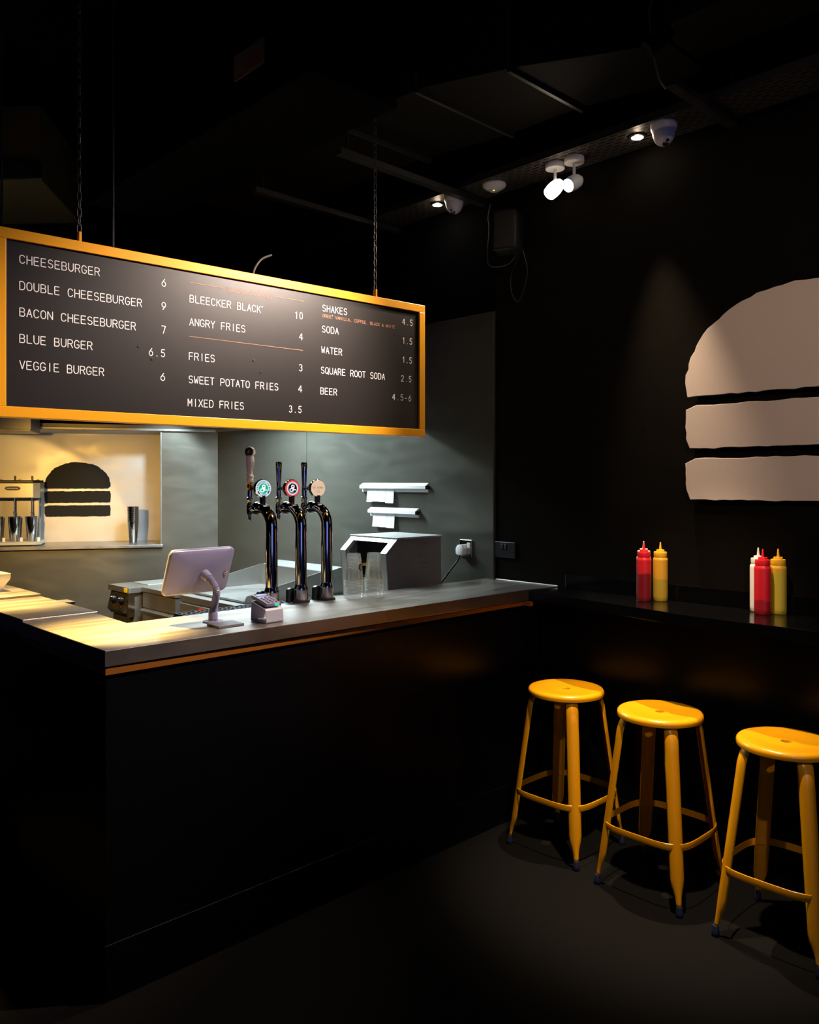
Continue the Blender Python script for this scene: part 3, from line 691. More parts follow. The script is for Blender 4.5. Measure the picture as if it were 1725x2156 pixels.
# ================================================================== PLASTIC CUPS
def make_cup(label, group, loc):
    g = G(); n = 28
    g.lathe([(.0425, 0), (.0438, .001), (.0438, .003), (.0422, .0045), (.0415, .006), (.0300, .116), (.0285, .118), (.001, .118)], n, cap=False)
    o = g.obj('plastic_cup', clear_m, smooth=True); o.location = loc; o.data.materials.append(rim_m)
    for p in o.data.polygons:
        if p.center.z < .0042 or .112 < p.center.z < .1179: p.material_index = 1
    return tag(o, label, 'cup', group)
for (x, y, nm, gp) in ((2.302, 2.732, 'left', 'clear cups in the left stack'), (2.392, 2.702, 'right', 'clear cups in the right stack')):
    c0 = make_cup('clear plastic cup upside down in the %s hand stack beside the taps' % nm, gp, (x, y, ZT))
    for k in range(1, 13):
        d = c0.copy(); COL.objects.link(d); d.location = (x, y, ZT+k*.0061)
        if k == 12:
            d['label'] = 'topmost clear cup of the %s hand stack beside the taps' % nm; del d['group']
        if nm == 'left' and k == 12: logo_cup = d
# printed burger roundel on the left stack
M = Matrix.Rotation(R(-18), 3, 'Z')
def cupmap(u, v, d=0.0):
    z = .0601+v; r = .0415-.1045*z+.0006+d; a = R(-72)+u/r
    return (r*math.cos(a), r*math.sin(a), z)
g = G()
N_ = 24
for i in range(N_):
    a, b = 2*PI*i/N_, 2*PI*(i+1)/N_; rr = .0150
    for q in range(3):
        r0, r1 = rr*q/3, rr*(q+1)/3
        pts = [cupmap(r1*math.cos(a), r1*math.sin(a)), cupmap(r1*math.cos(b), r1*math.sin(b)), cupmap(r0*math.cos(b), r0*math.sin(b)), cupmap(r0*math.cos(a), r0*math.sin(a))]
        g.quad(pts if q else pts[:3])
g.obj('printed_roundel', mat('navy_print', (.02, .022, .06), .5), logo_cup)
g = G()
pm = lambda u, v: cupmap(u, v, .0004)
for z0, z1 in ((-.008, -.005), (-.0035, -.0005)): g.quad([pm(-.0075, z0), pm(0, z0), pm(.0075, z0), pm(.0075, z1), pm(0, z1), pm(-.0075, z1)])
g.quad([pm(-.0075, .001), pm(0, .001), pm(.0075, .001)]+[pm(.0075*math.cos(R(a)), .001+.007*math.sin(R(a))) for a in range(20, 180, 20)]+[pm(-.0075, .0012)])
g.obj('printed_burger', mat('pink_print', (.45, .25, .22), .5), logo_cup)

# ================================================================== KITCHEN EQUIPMENT
ZC = .885
t = thing('prep_bench', 'steel prep bench under the toaster against kitchen wall', 'bench', (2.85, 3.3, 0))
o3 = neg(t.location)
G().box(2.45, 3.235, 2.83, 3.78, ZC-.04, ZC, .003).obj('bench_top', steel_brush, t, off=o3)
for x in (2.5, 3.18):
    for y in (2.88, 3.73): G().box(x-.02, x+.02, y-.02, y+.02, 0, ZC-.04).obj('leg', steel_brush, t, off=o3)

# toaster
t = thing('toaster', 'big steel conveyor toaster with open sloping front', 'toaster', (2.9, 3.13, ZC))
o3 = neg(t.location)
pr = [(2.716, ZC+.02), (2.69, 1.201), (2.769, 1.271), (3.075, 1.269), (3.081, ZC+.02)]
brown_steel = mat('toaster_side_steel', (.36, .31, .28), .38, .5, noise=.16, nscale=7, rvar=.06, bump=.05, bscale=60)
G().prism(pr, 2.95, 2.956, 'y').obj('side_panel', brown_steel, t, off=o3)
G().prism(pr, 3.296, 3.302, 'y').obj('side_panel', brown_steel, t, off=o3)
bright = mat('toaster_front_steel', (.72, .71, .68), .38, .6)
g = G()
for y0, y1 in ((2.956, 2.992), (3.262, 3.296)):
    g.prism([(2.716, ZC+.02), (2.69, 1.201), (2.769, 1.271), (2.789, 1.271), (2.716, 1.195), (2.742, ZC+.02)], y0, y1, 'y')
g.prism([(2.745, 1.2500), (2.769, 1.271), (2.79, 1.271), (2.765, 1.245)], 2.992, 3.262, 'y')
g.obj('front_frame', bright, t, off=o3)
G().box(2.762, 3.082, 2.944, 3.308, 1.266, 1.275, .0015).obj('top_panel', bright, t, off=o3)
G().box(2.80, 2.81, 2.956, 3.296, ZC+.02, 1.265).box(2.72, 3.07, 2.956, 3.296, ZC+.02, ZC+.03).box(3.065, 3.075, 2.956, 3.296, ZC+.02, 1.266).obj('inner_cavity', dark_pl, t, off=o3)
for z in (.96, 1.06, 1.13):
    g = G()
    for k in range(4): g.tube([(2.722+k*.022, 2.993, z+k*.004), (2.722+k*.022, 3.261, z+k*.004)], .003, 8)
    g.obj('wire_rack', brass, t, off=o3)
g = G()
mp = lambda u, v: (u, 2.9495, v)
write(g, 'BURCO', 2.945, 1.228, .019, .0245, .018, .0035, mp)
g.obj('embossed_lettering', mat('emboss', (.42, .36, .33), .4, .7), t, off=o3)
g = G()
for (x, z, l) in ((2.91, 1.178, .04), (2.93, 1.14, .05), (2.855, 1.10, .06), (2.84, 1.07, .06), (2.93, 1.115, .05), (2.83, 1.038, .06)):
    g.box(x, x+l, 2.9475, 2.951, z, z+.0025)
g.obj('vent_slots', mat('emboss', (.42, .36, .33), .4, .7), t, off=o3)
d = Vector((2.769-2.69, 0, 1.271-1.201)).normalized(); b0 = Vector((2.722, 2.962, 1.2295)); nn = Vector((-d.z, 0, d.x))
g = G(); q = lambda u, v: tuple(b0+d*v+Vector((0, u, 0))+nn*.001)
g.quad([q(0, 0), q(.024, 0), q(.012, .024)]); g.obj('warning_sticker', sticker_y, t, off=o3)
for x, y in ((2.74, 2.97), (3.05, 2.97), (2.74, 3.28), (3.05, 3.28)): G().lathe([(.012, 0), (.014, .02)], 12, at=(x, y, ZC)).obj('foot', rubber, t, off=o3)

# cooking range with two knobs
t = thing('electric_range', 'steel cooker with two black knobs on sloping panel', 'cooker', (2.75, 5.06, 0))
o3 = neg(t.location)
G().box(2.335, 3.2, 4.925, 5.200, 0, ZC-.035).obj('body', steel_brush, t, off=o3)
G().prism([(2.295, ZC-.034), (2.30, ZC), (3.2, ZC), (3.2, ZC-.034)], 4.912, 5.21, 'y', bev=.0015).obj('cooktop', steel_brush, t, off=o3)
G().box(2.45, 3.1, 4.96, 5.17, ZC, ZC+.006, .002).obj('hob_plate', mat('pale_hob', (.55, .56, .54), .25, .7), t, off=o3)
cp = G().prism([(2.313, ZC-.036), (2.285, .735), (2.31, .705), (2.345, .705), (2.345, ZC-.036)], 4.93, 5.195, 'y').obj('control_panel', mat('dark_control_panel', (.045, .038, .028), .45, .4), t, off=o3)
G().box(2.295, 2.34, 4.916, 4.93, .70, ZC-.036, .001).obj('panel_edge', steel_pol, t, off=o3)
nd = Vector((-(ZC-.036-.735), 0, (2.313-2.285))).normalized()
for ky in (4.992, 5.105):
    zk = .80; xk = 2.285+(zk-.735)*(.028/.114)
    rot = nd.to_track_quat('Z', 'Y').to_matrix()
    kn = G().lathe([(.026, 0), (.024, .012), (.020, .03), (.017, .032)], 24, rot=rot, at=(xk, ky, zk)).obj('knob', dark_pl, cp, smooth=True, off=o3)
    G().lathe([(.007, .032), (.006, .036), (.002, .0375)], 12, rot=rot, at=(xk, ky-.004, zk+.007)).obj('knob_cap', steel_pol, kn, smooth=True, off=o3)
    G().box(-.004, .004, -.004, .004, 0, .001, rot=rot, at=(xk+.0095, ky+.010, zk+.042)).box(-.004, .004, -.004, .004, 0, .001, rot=rot, at=(xk-.0095, ky+.012, zk-.040)).obj('knob_mark', red_mark, cp, off=o3)
G().box(2.2935, 2.2955, 4.93, 4.972, ZC-.03, ZC-.004).obj('warning_sticker', sticker_y, t, off=o3)
G().box(2.2885, 2.291, 4.945, 4.965, .728, .743).obj('warning_sticker', sticker_y, t, off=o3)
G().box(2.325, 2.335, 4.93, 5.195, .30, .695, .002).obj('door', steel_dark, t, off=o3)

# neutral drawer unit
t = thing('drawer_unit', 'steel drawer unit between cooker and griddle', 'cabinet', (2.8, 4.69, 0))
o3 = neg(t.location)
G().box(2.40, 3.2, 4.482, 4.908, 0, ZC-.03).obj('body', steel_brush, t, off=o3)
G().box(2.383, 2.995, 4.480, 4.910, ZC-.028, ZC, .002).obj('top', steel_brush, t, off=o3)
G().box(2.388, 2.40, 4.482, 4.905, ZC-.125, ZC-.034, .002).obj('fascia', steel_brush, t, off=o3)
dr = G().box(2.388, 2.40, 4.482, 4.905, .40, ZC-.135, .002).obj('drawer', steel_brush, t, off=o3)
G().prism([(2.372, ZC-.135), (2.388, ZC-.132), (2.388, ZC-.165), (2.380, ZC-.165), (2.366, ZC-.143)], 4.484, 4.90, 'y').obj('drawer_pull', steel_brush, dr, off=o3)

# griddle with splash guards
t = thing('griddle', 'steel griddle with high splash guards behind the beer taps', 'griddle', (2.75, 4.15, 0))
o3 = neg(t.location)
G().box(2.42, 3.14, 3.80, 4.458, 0, ZC-.04).obj('body', steel_brush, t, off=o3)
G().box(2.405, 3.0, 3.815, 4.458, ZC-.04, ZC-.005, .003).obj('front_rim', steel_brush, t, off=o3)
pan_m = mat('griddle_steel', (.30, .29, .275), .34, .85, noise=.2, nscale=5, rvar=.08)
g = G()
g.box(2.47, 2.99, 3.84, 4.47, ZC, ZC+.01)
for y0, y1 in ((3.834, 3.840), (4.470, 4.476)): g.prism([(2.45, ZC), (2.47, .925), (2.985, 1.022), (2.992, ZC)], y0, y1, 'y')
g.box(2.985, 2.992, 3.834, 4.476, ZC, 1.022)
g.obj('splash_pan', pan_m, t, off=o3)
G().prism([(3.0, .99), (3.0, 1.022), (3.085, 1.040), (3.13, 1.040), (3.13, 1.005), (3.12, .99)], 3.795, 4.47, 'y').obj('flue_cover', mat('flue_steel', (.34, .34, .33), .35, .75), t, off=o3)
G().box(3.0, 3.14, 3.80, 4.458, ZC-.04, .99).obj('flue_box', steel_brush, t, off=o3)
kp = G().box(2.395, 2.42, 3.83, 4.44, .66, ZC-.05, .002).obj('control_panel', steel_brush, t, off=o3)
for ky in (4.36, 4.1): G().lathe([(.022, 0), (.019, .028), (.012, .03)], 20, rot=Matrix.Rotation(R(-90), 3, 'Y'), at=(2.395, ky, .765)).obj('knob', chrome, kp, smooth=True, off=o3)
G().box(2.3935, 2.3955, 4.16, 4.22, .81, .83).obj('maker_plate', red_mark, kp, off=o3)

# extraction canopy with its strip light, and the small duct box over the niche
t = thing('extraction_hood', 'steel extraction canopy over the cookers, hidden behind menu board', 'hood', (2.8, 4.3, 2.0))
o3 = neg(t.location)
G().box(2.25, 2.262, 3.3, 5.3, 1.97, 2.42).box(2.25, 3.24, 3.3, 3.312, 1.86, 2.42).box(2.25, 3.24, 5.288, 5.3, 2.08, 2.42).box(2.25, 3.24, 3.3, 5.3, 2.408, 2.42).obj('canopy', steel_brush, t, off=o3)
t = thing('niche_duct', 'small steel boxed duct under the menu board at left edge', 'duct', BWL, BWR)
G().box(-2.6, -1.235, -.42, -.032, 1.89, 2.4).obj('box', steel_brush, t)
G().box(-2.6, -1.235, -.428, -.42, 1.886, 1.90, .002).obj('bottom_lip', steel_brush, t)

# ================================================================== NICHE CONTENTS (local frame of the back wall)
def bwp(x, y, z):
    c_, s_ = math.cos(BWR), math.sin(BWR); return (BWL[0]+x*c_-y*s_, BWL[1]+x*s_+y*c_, z)
t = thing('milkshake_mixer', 'steel three spindle milkshake mixer on niche shelf at left', 'drink mixer', bwp(-1.434, .22, NZ0), BWR)
cream = mat('mixer_enamel', (.62, .58, .48), .3, .4)
G().prism([(-.175, -.08), (-.135, -.125), (.135, -.125), (.175, -.08), (.175, .12), (-.175, .12)], .345, .455, 'z', bev=.006).obj('motor_head', cream, t)
G().prism([(-.172, -.078), (-.132, -.122), (.132, -.122), (.172, -.078), (.170, .115), (-.170, .115)], .455, .474, 'z', bev=.004).obj('top_cap', dark_pl, t)
for x in (-.115, .0, .115): G().box(x-.006, x+.006, -.04, -.02, .47, .505, .002).obj('switch', dark_pl, t)
bd_ = G().prism([(.03*math.cos(a)+(.022 if math.cos(a) > 0 else -.022), .415+.014*math.sin(a)) for a in [2*PI*k/24 for k in range(24)]], -.128, -.124, 'y').obj('badge', dark_pl, t)
g = G(); ribbon(g, [(-.04+k*.0055, .415+.004*((k*7) % 3-1)) for k in range(15)], .003, lambda u, v: (u, -.1286, v)); g.obj('badge_script', vinyl_w, bd_)
G().box(-.155, .155, .03, .10, .03, .35, .006).obj('back_column', steel_brush, t)
G().prism([(-.188, -.12), (-.155, -.16), (.155, -.16), (.188, -.12), (.188, .12), (-.188, .12)], .008, .032, 'z', bev=.004).obj('base', cream, t)
G().box(-.18, .18, -.14, .11, 0, .008).obj('base_pad', rubber, t)
for x in (-.115, .0, .115):
    G().tube([(x, -.055, .35), (x, -.055, .12)], .0048, 10).lathe([(.008, 0), (.008, .012)], 10, at=(x, -.055, .235)).obj('spindle', steel_pol, t, smooth=True)
    G().box(x+.045, x+.062, -.11, -.09, .032, .06).obj('cup_rest', card_m, t)
def make_shaker(name, label, group, loc, h=.178, rt=.043, rb=.032):
    g = G().lathe([(rb-.002, 0), (rb, .003), (rt, h-.003), (rt+.0025, h-.001), (rt+.0025, h+.001), (rt-.0012, h), (rb-.0015, .006), (.001, .006)], 28, cap=False)
    o = g.obj(name, steel_pol, smooth=True); o.location = loc; return tag(o, label, 'cup', group)
lab = ['steel milkshake cup at the left end under the mixer', 'steel milkshake cup under the middle mixer spindle', 'steel milkshake cup at the right end under the mixer']
for x, lb in zip((-.115, 0, .115), lab):
    make_shaker('mixing_cup', lb, None, bwp(-1.434+x, .22-.055, NZ0+.032))
sh = [make_shaker('mixing_cup', 'steel milkshake cup nested in the stack on niche shelf', 'steel cups stacked on the niche shelf', bwp(-.622, .25, NZ0), .165, .041, .029)]
for k in range(1, 8):
    d = sh[0].copy(); COL.objects.link(d); d.location = bwp(-.622, .25, NZ0+k*.0155)
    if k == 7: d['label'] = 'topmost steel milkshake cup of the stack on niche shelf'; del d['group']

# food trays on the pass
def tray(z, label):
    g = G(); a = [(-.085, -.055), (.085, -.055), (.085, .055), (-.085, .055)]; b = [(-.115, -.085), (.115, -.085), (.115, .085), (-.115, .085)]
    A = [g.b.verts.new((x, y, 0)) for x, y in a]; B = [g.b.verts.new((x, y, .052)) for x, y in b]; C = [g.b.verts.new((x*1.02, y*1.03, .068)) for x, y in b]
    g.b.faces.new(A)
    for P, Q in ((A, B), (B, C)):
        for k in range(4): g.b.faces.new([P[k], P[(k+1) % 4], Q[(k+1) % 4], Q[k]])
    o = g.obj('food_tray', card_m); m_ = o.modifiers.new('thick', 'SOLIDIFY'); m_.thickness = .002
    o.location = (1.16, 3.955, z); o.rotation_euler = (0, 0, R(92)); return tag(o, label, 'food tray')
tray(1.0675, 'white card food tray on the pass, lower of the two'); tray(1.0775, 'white card food tray on the pass, nested on top'); 

# ================================================================== WALL FITTINGS
def ticket_rail(y0, y1, z, label):
    t = thing('ticket_rail', label, 'ticket rail', (WX-.004, (y0+y1)/2, z))
    L = (y1-y0)/2
    G().prism([(0, 0), (-.012, .002), (-.03, .014), (-.03, .030), (-.012, .036), (-.012, .045), (0, .048)], -L, L, 'y').obj('rail', white_pl, t) if False else None
    G().prism([(-.001, .048), (-.010, .046), (-.034, .032), (-.034, .016), (-.024, .013), (-.010, .020), (-.001, .020)], -L, L, 'y').obj('rail', white_pl, t)
    G().box(-.012, -.001, -L, L, -.004, .012, .001).obj('backing_strip', white_pl, t)
    G().box(-.036, -.008, -L-.010, -L, .012, .034, .002).obj('end_cap', dark_pl, t)
    return t
ticket_rail(3.205, 3.765, 1.497, 'upper white order ticket rail on the steel wall')
ticket_rail(3.285, 3.69, 1.353, 'lower white order ticket rail on the steel wall')
def ticket(y0, y1, z0, z1, label, gp):
    g = G(); n = 6
    for k in range(n):
        a, b = k/n, (k+1)/n; xx = lambda f: WX-.022-.006*f*f
        g.quad([(xx(a), y0, z1+(z0-z1)*a), (xx(a), y1, z1+(z0-z1)*a), (xx(b), y1, z1+(z0-z1)*b), (xx(b), y0, z1+(z0-z1)*b)])
    bmesh.ops.remove_doubles(g.b, verts=g.b.verts, dist=1e-5)
    o = g.obj('order_ticket', paper); o.modifiers.new('thick', 'SOLIDIFY').thickness = .0006
    t0 = tag(o, label, 'ticket', gp)
    g = G()
    for k in range(5): g.box(WX-.0295, WX-.0285, y0+.008, y0+.008+(y1-y0-.02)*(.5+.4*((k*37) % 5)/5), z0+.010+k*.009, z0+.0115+k*.009)
    g.obj('printed_lines', mat('faint_print', (.55, .56, .58), .8), o)
for k, (a, b, z0) in enumerate(((3.66, 3.712, 1.432), (3.604, 3.658, 1.436), (3.548, 3.602, 1.434), (3.478, 3.546, 1.428))):
    ticket(a, b, z0, 1.512, ('leftmost', 'second from left', 'third from left', 'rightmost')[k]+' paper ticket hanging from the upper rail', None)
for k, (a, b, z0) in enumerate(((3.597, 3.66, 1.287), (3.537, 3.595, 1.286), (3.472, 3.535, 1.283))):
    ticket(a, b, z0, 1.366, ('left', 'middle', 'right')[k]+' paper ticket hanging from the lower rail', None)
t = thing('wall_socket', 'steel single socket on the cladding with a plug in it', 'socket', (WX-.014, 2.918, 1.20))
G().box(-.009, 0, -.043, .043, -.045, .045, .003).obj('face_plate', steel_pol, t)
G().box(-.013, -.008, -.034, -.012, .002, .030, .002).obj('switch', white_pl, t)
t = thing('mains_plug', 'white mains plug with black lead in the steel socket', 'plug', (WX-.023, 2.936, 1.188))
G().prism([(-.026, -.020), (-.030, .010), (-.018, .030), (.012, .030), (.026, .012), (.026, -.016), (.014, -.026), (-.016, -.026)], -.032, 0, 'x', bev=.004).obj('plug_body', white_pl, t, smooth=True)
G().tube(curve([(-.018, .004, -.024), (-.03, .016, -.06), (-.06, .05, -.12), (-.11, .08, -.20), (-.13, .10, -.285)], 8), .0048, 8).obj('lead', rubber, t, smooth=True)
t = thing('double_socket', 'black double wall socket just above the steel worktop end', 'socket', (WX, 2.668, 1.205))
G().box(-.010, 0, -.073, .073, -.041, .041, .003).obj('face_plate', mat('black_socket', (.012, .012, .013), .35), t)
for y in (-.01, .012): G().box(-.014, -.009, y-.007, y+.007, .005, .030, .0015).obj('switch', mat('grey_switch', (.03, .03, .032), .4), t)
hole = mat('socket_hole', (.001, .001, .001), .9)
for y in (-.045, .045):
    for (dy, dz) in ((0, .012), (-.011, -.010), (.011, -.010)): G().box(-.0105, -.0095, y+dy-.003, y+dy+.003, dz-.004, dz+.004).obj('pin_hole', hole, t)

# wall speaker and its cables
t = thing('wall_speaker', 'small black loudspeaker high on the black wall', 'speaker', (3.175, 2.585, 2.69))
G().box(-.06, .06, -.062, .062, 0, .195, .012, rot=Matrix.Rotation(R(22), 3, 'Z')).obj('cabinet', mat('speaker_black', (.012, .011, .010), .5), t, smooth=True)
G().box(-.064, -.060, -.052, .052, .01, .185, .002, rot=Matrix.Rotation(R(22), 3, 'Z')).obj('grille', mat('speaker_cloth', (.01, .0095, .009), .8), t)
G().box(.03, .078, -.015, .015, .07, .12).obj('bracket', rubber, t)
o = G().tube(curve([(3.232, 2.745, 2.985), (3.235, 2.765, 2.92), (3.238, 2.76, 2.86), (3.238, 2.77, 2.75), (3.238, 2.765, 2.68), (3.24, 2.725, 2.655), (3.24, 2.64, 2.652), (3.235, 2.585, 2.68), (3.225, 2.565, 2.70)], 8), .003, 6).obj('speaker_cable', cable_m, smooth=True)
tag(o, 'thin cable hanging from ceiling down to the wall speaker', 'cable')
o = G().tube(curve([(3.225, 2.55, 2.70), (3.24, 2.58, 2.66), (3.245, 2.625, 2.58), (3.245, 2.612, 2.49), (3.245, 2.575, 2.455), (3.245, 2.54, 2.51), (3.24, 2.515, 2.60), (3.225, 2.53, 2.70)], 8), .0032, 6).obj('speaker_cable', rubber, smooth=True)
tag(o, 'black cable loop hanging below the wall speaker', 'cable')

# ================================================================== CEILING FITTINGS
ZR = 3.02
t = thing('cable_tray', 'long perforated cable tray running along the wall near ceiling', 'cable tray', (3.13, 2.2, ZR))
o3 = neg(t.location)
G().box(3.027, 3.236, .3, 4.3, ZR, ZR+.003).obj('tray_bed', tray_m, t, off=o3)
for x in (3.024, 3.236): G().box(x, x+.003, .3, 4.3, ZR, ZR+.035).obj('side_flange', rail_m, t, off=o3)
def strut(x0, x1, y, z, label, y0=True):
    t = thing('strut_rail', label, 'strut', ((x0+x1)/2, y, z)); h = (x1-x0)/2
    g = G().box(-h, h, -.02, .02, -.003, 0).box(-h, h, -.02, -.017, 0, .024).box(-h, h, .017, .02, 0, .024)
    g.obj('channel', rail_m, t)
    for x in ((-h+.05, h-.003) if y0 else (h-.003,)): G().tube([(x, 0, 0), (x, 0, 3.9-z)], .005, 8).obj('hanger_rod', rail_m, t)
strut(2.27, 3.25, 2.80, ZR-.03, 'metal strut rail crossing under the duct beside the smoke detector')
strut(2.745, 3.25, 1.48, ZR-.03, 'metal strut rail under the cable tray near the right dome camera', False)
strut(2.27, 3.25, 3.46, ZR-.03, 'farthest metal strut rail crossing under the ceiling duct')
t = thing('ventilation_duct', 'dark rectangular ventilation duct bending below the ceiling', 'duct', (2.6, 2.4, 3.15))
o3 = neg(t.location)
for pl in ([(2.34, 2.86), (2.34, 4.2), (2.86, 4.2), (2.86, 2.86)], [(2.34, 2.385), (2.34, 2.85), (2.88, 2.85), (2.95, 2.385)], [(2.34, 2.37), (2.475, 2.02), (2.96, 2.00), (2.95, 2.37)], [(2.48, 2.0), (2.76, 1.49), (3.08, 1.49), (2.965, 1.985)], [(2.645, 1.475), (2.60, .3), (2.95, .3), (2.93, 1.475)]):
    G().prism(pl, 3.15, 3.5, 'z', bev=.002).obj('duct_section', duct_m, t, off=o3)
for (a, b) in (((2.33, 2.855), (2.90, 2.855)), ((2.33, 2.378), (2.96, 2.378)), ((2.47, 2.008), (2.97, 1.992))):
    G().box(a[0], b[0], a[1]-.008, a[1]+.008, 3.132, 3.51).obj('joint_flange', rail_m, t, off=o3)
t = thing('ceiling_duct', 'olive tinted duct box under the ceiling at upper left', 'duct', (1.75, 5.0, 3.2))
o3 = neg(t.location)
G().prism([(1.30, 4.98), (1.65, 4.60), (2.12, 5.21), (1.58, 5.78)], 3.2, 3.6, 'z', bev=.002).obj('duct_body', mat('olive_duct', (.06, .045, .015), .55), t, off=o3)
G().prism([(1.26, 4.96), (1.645, 4.555), (1.655, 4.575), (1.28, 4.98)], 3.19, 3.26, 'z').obj('edge_angle', rail_m, t, off=o3)

def bulb_cam(loc, ang, label):
    t = thing('dome_camera', label, 'security camera', loc, ang, 'dome cameras under the cable tray')
    G().lathe([(.054, 0), (.054, -.010), (.050, -.026), (.046, -.030)], 36).obj('base_ring', white_pl, t, smooth=True)
    prof = [(.046*math.cos(R(a)), -.030-.060*math.sin(R(a))) for a in range(0, 91, 10)]
    ball = G().lathe(prof, 36, cap=False).obj('eyeball', white_pl, t, smooth=True)
    d = Vector((.62, 0, -.70)).normalized(); rot = d.to_track_quat('Z', 'Y').to_matrix(); cc = Vector((0, 0, -.036))
    p = cc+Vector((d.x*.046, 0, d.z*.060*.86))
    G().lathe([(.013, -.010), (.013, .005), (.009, .006), (.008, .003)], 20, rot=rot, at=tuple(p)).obj('lens_ring', white_pl, ball, smooth=True)
    G().lathe([(.008, .002), (.0075, .0045)], 16, rot=rot, at=tuple(p)).obj('lens', dark_pl, ball, smooth=True)
    d2 = Vector((.35, 0, -.93)).normalized(); rot2 = d2.to_track_quat('Z', 'Y').to_matrix(); p2 = cc+Vector((d2.x*.046, 0, d2.z*.060*.9))
    G().lathe([(.013, -.01), (.012, .002), (.008, .004)], 20, rot=rot2, at=tuple(p2)).obj('infrared_window', dark_pl, ball, smooth=True)
    return t
k = (ZR-1.55)/1.53
bulb_cam((3.217*k, 1.765*k, ZR), R(-125), 'white dome camera right of the brightest downlight')
bulb_cam((3.224*k, 2.992*k, ZR), R(-165), 'white dome camera beside the small far downlight')
t = thing('smoke_detector', 'round white smoke detector under the cable tray', 'smoke detector', (3.237*k, 2.725*k, ZR))
G().lathe([(.056, 0), (.058, -.006), (.055, -.014), (.045, -.022), (.026, -.030), (.024, -.034), (.001, -.035)], 40).obj('housing', white_pl, t, smooth=True)
G().lathe([(.005, -.032), (.004, -.0365)], 12, at=(-.012, -.008, 0)).obj('indicator', amber_led, t)
def downlight(x, y, label, power, tgt, cone, blend=.6, glow=.14):
    t = thing('downlight', label, 'downlight', (x, y, ZR))
    G().lathe([(.030, 0), (.034, -.002), (.034, -.006), (.026, -.008), (.024, -.003)], 32, cap=False).obj('bezel', rail_m, t, smooth=True)
    G().lathe([(.024, -.0075), (.0235, -.009)], 28).obj('lens', glow_w, t)
    light('downlight_beam', 'SPOT', (x, y, ZR-.032), tgt, power, WARM, spot_size=R(cone), spot_blend=blend, shadow_soft_size=.012)
    light('downlight_spill', 'POINT', (x, y, ZR-.028), None, glow, WARM, shadow_soft_size=.01)
downlight(3.24*k, 1.905*k, 'bright downlight above the bar beside right dome camera', 320, (2.95, 1.60, 0), 41, 1.0)
downlight(3.238*k, 3.132*k, 'small bright downlight beside the far dome camera', 4, (2.9, 2.9, 0), 45, 1.0)

def spot(x, y, d, label, power, lens, hm=white_pl):
    t = thing('spotlight', label, 'spotlight', (x, y, ZR), 0, 'pair of white spotlights under the cable tray')
    d = Vector(d).normalized(); rot = d.to_track_quat('Z', 'Y').to_matrix()
    G().lathe([(.044, 0), (.045, -.003), (.045, -.022), (.043, -.025)], 36).obj('ceiling_cup', white_pl, t, smooth=True)
    G().box(-.008, .008, -.004, .004, -.085, -.022, .003).obj('arm', white_pl, t, smooth=True)
    p = Vector((0, 0, -.112))
    G().lathe([(.004, -.050), (.020, -.043), (.030, -.025), (.034, 0), (.034, .022), (.031, .045), (.029, .047), (.028, .040)], 32, rot=rot, at=tuple(p), cap=False).obj('lamp_head', hm, t, smooth=True)
    G().lathe([(.0285, .040), (.020, .0445)], 28, rot=rot, at=tuple(p)).obj('lens', lens, t)
    q = Vector((x, y, ZR))+p+d*.055
    light('spotlight_beam', 'SPOT', q, q+d, power, WARM, spot_size=R(62), spot_blend=.6, shadow_soft_size=.02)
    light('spotlight_spill', 'POINT', q+d*.03, None, .16, WARM, shadow_soft_size=.015)
spot(3.24*k, 2.347*k, (-.80, .28, -.85), 'left white spotlight of the pair, aimed at the counter', 85, glow_w, mat('lit_frosted_head', (.9, .8, .7), .4, emit=(1, .84, .66), estr=2.5))
spot(3.243*k, 2.24*k, (-.95, .12, -.55), 'right white spotlight of the pair, tilted toward menu board', 34, glow_w)

# dark track spot aimed at the menu board
t = thing('board_spotlight', 'dark spotlight on a thin stem at upper right, facing the menu board', 'spotlight', (2.45, 1.36, 3.0))
dv = (Vector((1.50, 2.55, 1.72))-Vector((2.45, 1.36, 3.0))).normalized(); rot = dv.to_track_quat('Z', 'Y').to_matrix()
G().lathe([(.004, -.05), (.022, -.043), (.028, -.02), (.030, .05), (.029, .052), (.026, -.01)], 24, rot=rot, cap=False).obj('lamp_head', black_dark, t, smooth=True)
G().lathe([(.0245, -.010), (.02, -.008)], 24, rot=rot).obj('lens', glow_s, t)
G().tube([(0, 0, .03), (0, 0, .89)], .004, 8).obj('stem', black_dark, t)
p = Vector(t.location)+dv*.058
light('board_beam', 'SPOT', p, p+dv, 430, (1, .80, .68), spot_size=R(56), spot_blend=.8, shadow_soft_size=.02)
light('stool_beam', 'SPOT', p, (2.90, 1.58, .5), 310, WARM, spot_size=R(38), spot_blend=.75, shadow_soft_size=.02)
o = G().tube(curve([(2.655, 1.50, 3.27), (2.640, 1.505, 3.22), (2.655, 1.50, 3.10), (2.68, 1.49, 3.0), (2.72, 1.485, 2.97)], 8), .004, 6).obj('drooping_cable', cable_m, smooth=True)
tag(o, 'cable drooping from duct end to strut rail at upper right', 'cable')

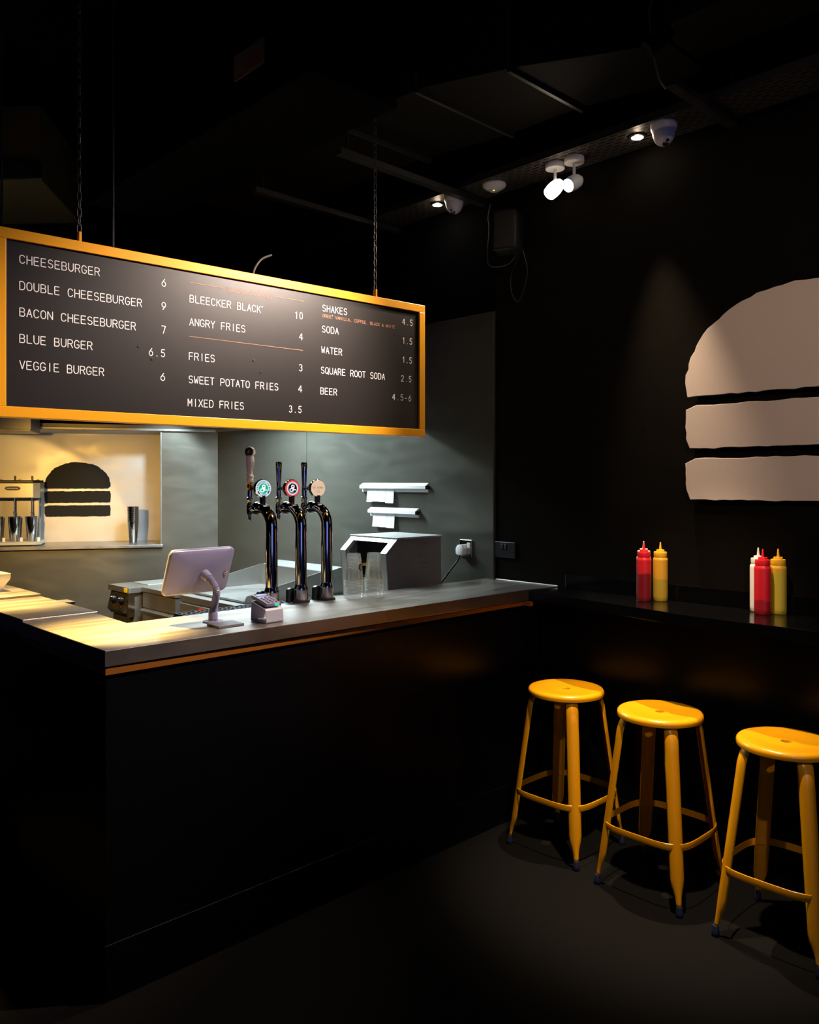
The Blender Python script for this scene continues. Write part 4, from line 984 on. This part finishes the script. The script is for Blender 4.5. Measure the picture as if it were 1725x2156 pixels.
# small safety sign high up
struct(G().box(1.775, 2.2, 2.35, 4.3, 3.02, 3.9).obj('ceiling_beam', black_dark))
t = thing('safety_sign', 'tiny dim white and red notice high near the ceiling', 'sign', (1.7745, 2.74, 3.2), R(-90))
G().box(-.105, .105, -.003, 0, -.05, .05).obj('plate', mat('dim_sign', (.10, .085, .07), .6), t)
G().box(-.02, .10, -.0035, -.003, -.035, 0).box(-.10, -.03, -.0035, -.003, -.048, -.034).obj('red_band', mat('dim_red', (.12, .02, .01), .6), t)

# heat lamps over the left end of the counter
def heat_lamp(x, y, z, power, label, tgt, cone):
    t = thing('heat_lamp', label, 'heat lamp', (x, y, z), 0, 'heat lamps over the counter end')
    G().lathe([(.02, .16), (.03, .15), (.035, .10), (.085, .02), (.09, 0), (.086, 0), (.08, .02), (.03, .098)], 32, cap=False).obj('shade', steel_dark, t, smooth=True)
    G().lathe([(.015, .1), (.035, .075), (.04, .05), (.03, .025), (.001, .018)], 20).obj('bulb', mat('heat_bulb', (1, .6, .2), .4, emit=(1, .55, .15), estr=4), t, smooth=True)
    G().tube([(0, 0, .15), (0, 0, 3.9-z)], .005, 8).obj('cord', rubber, t)
    light('heat_lamp_beam', 'SPOT', (x, y, z-.035), tgt, power, AMBER, spot_size=R(cone), spot_blend=.9, shadow_soft_size=.02)
heat_lamp(1.27, 2.84, 1.93, 620, 'heat lamp above the counter corner, hidden behind menu board', (1.24, 2.73, 1), 45)
heat_lamp(1.22, 3.86, 1.95, 330, 'heat lamp above the pass counter, beyond the left edge', (1.22, 3.70, 1), 58)
# kitchen spotlight washing the foot of the niche
t = thing('kitchen_spotlight', 'dark kitchen spotlight beyond the left edge, washing the niche', 'spotlight', (1.05, 4.05, 1.82))
dv = (Vector((2.02, 6.63, .85))-Vector(t.location)).normalized(); rot = dv.to_track_quat('Z', 'Y').to_matrix()
G().lathe([(.004, -.05), (.022, -.043), (.028, -.02), (.028, .03), (.026, .031), (.025, .02)], 24, rot=rot, cap=False).obj('lamp_head', black_dark, t, smooth=True)
G().tube([(0, 0, .03), (0, 0, 2.07)], .004, 8).obj('stem', black_dark, t)
p = Vector(t.location)+dv*.04
light('niche_beam', 'SPOT', p, p+dv, 85, (1, .58, .14), spot_size=R(45), spot_blend=.12, shadow_soft_size=.02)
light('kitchen_fill', 'SPOT', p, (2.6, 5.4, .45), 150, (1, .55, .10), spot_size=R(96), spot_blend=1.0, shadow_soft_size=.02)  # added wide amber fill to warm the kitchen walls
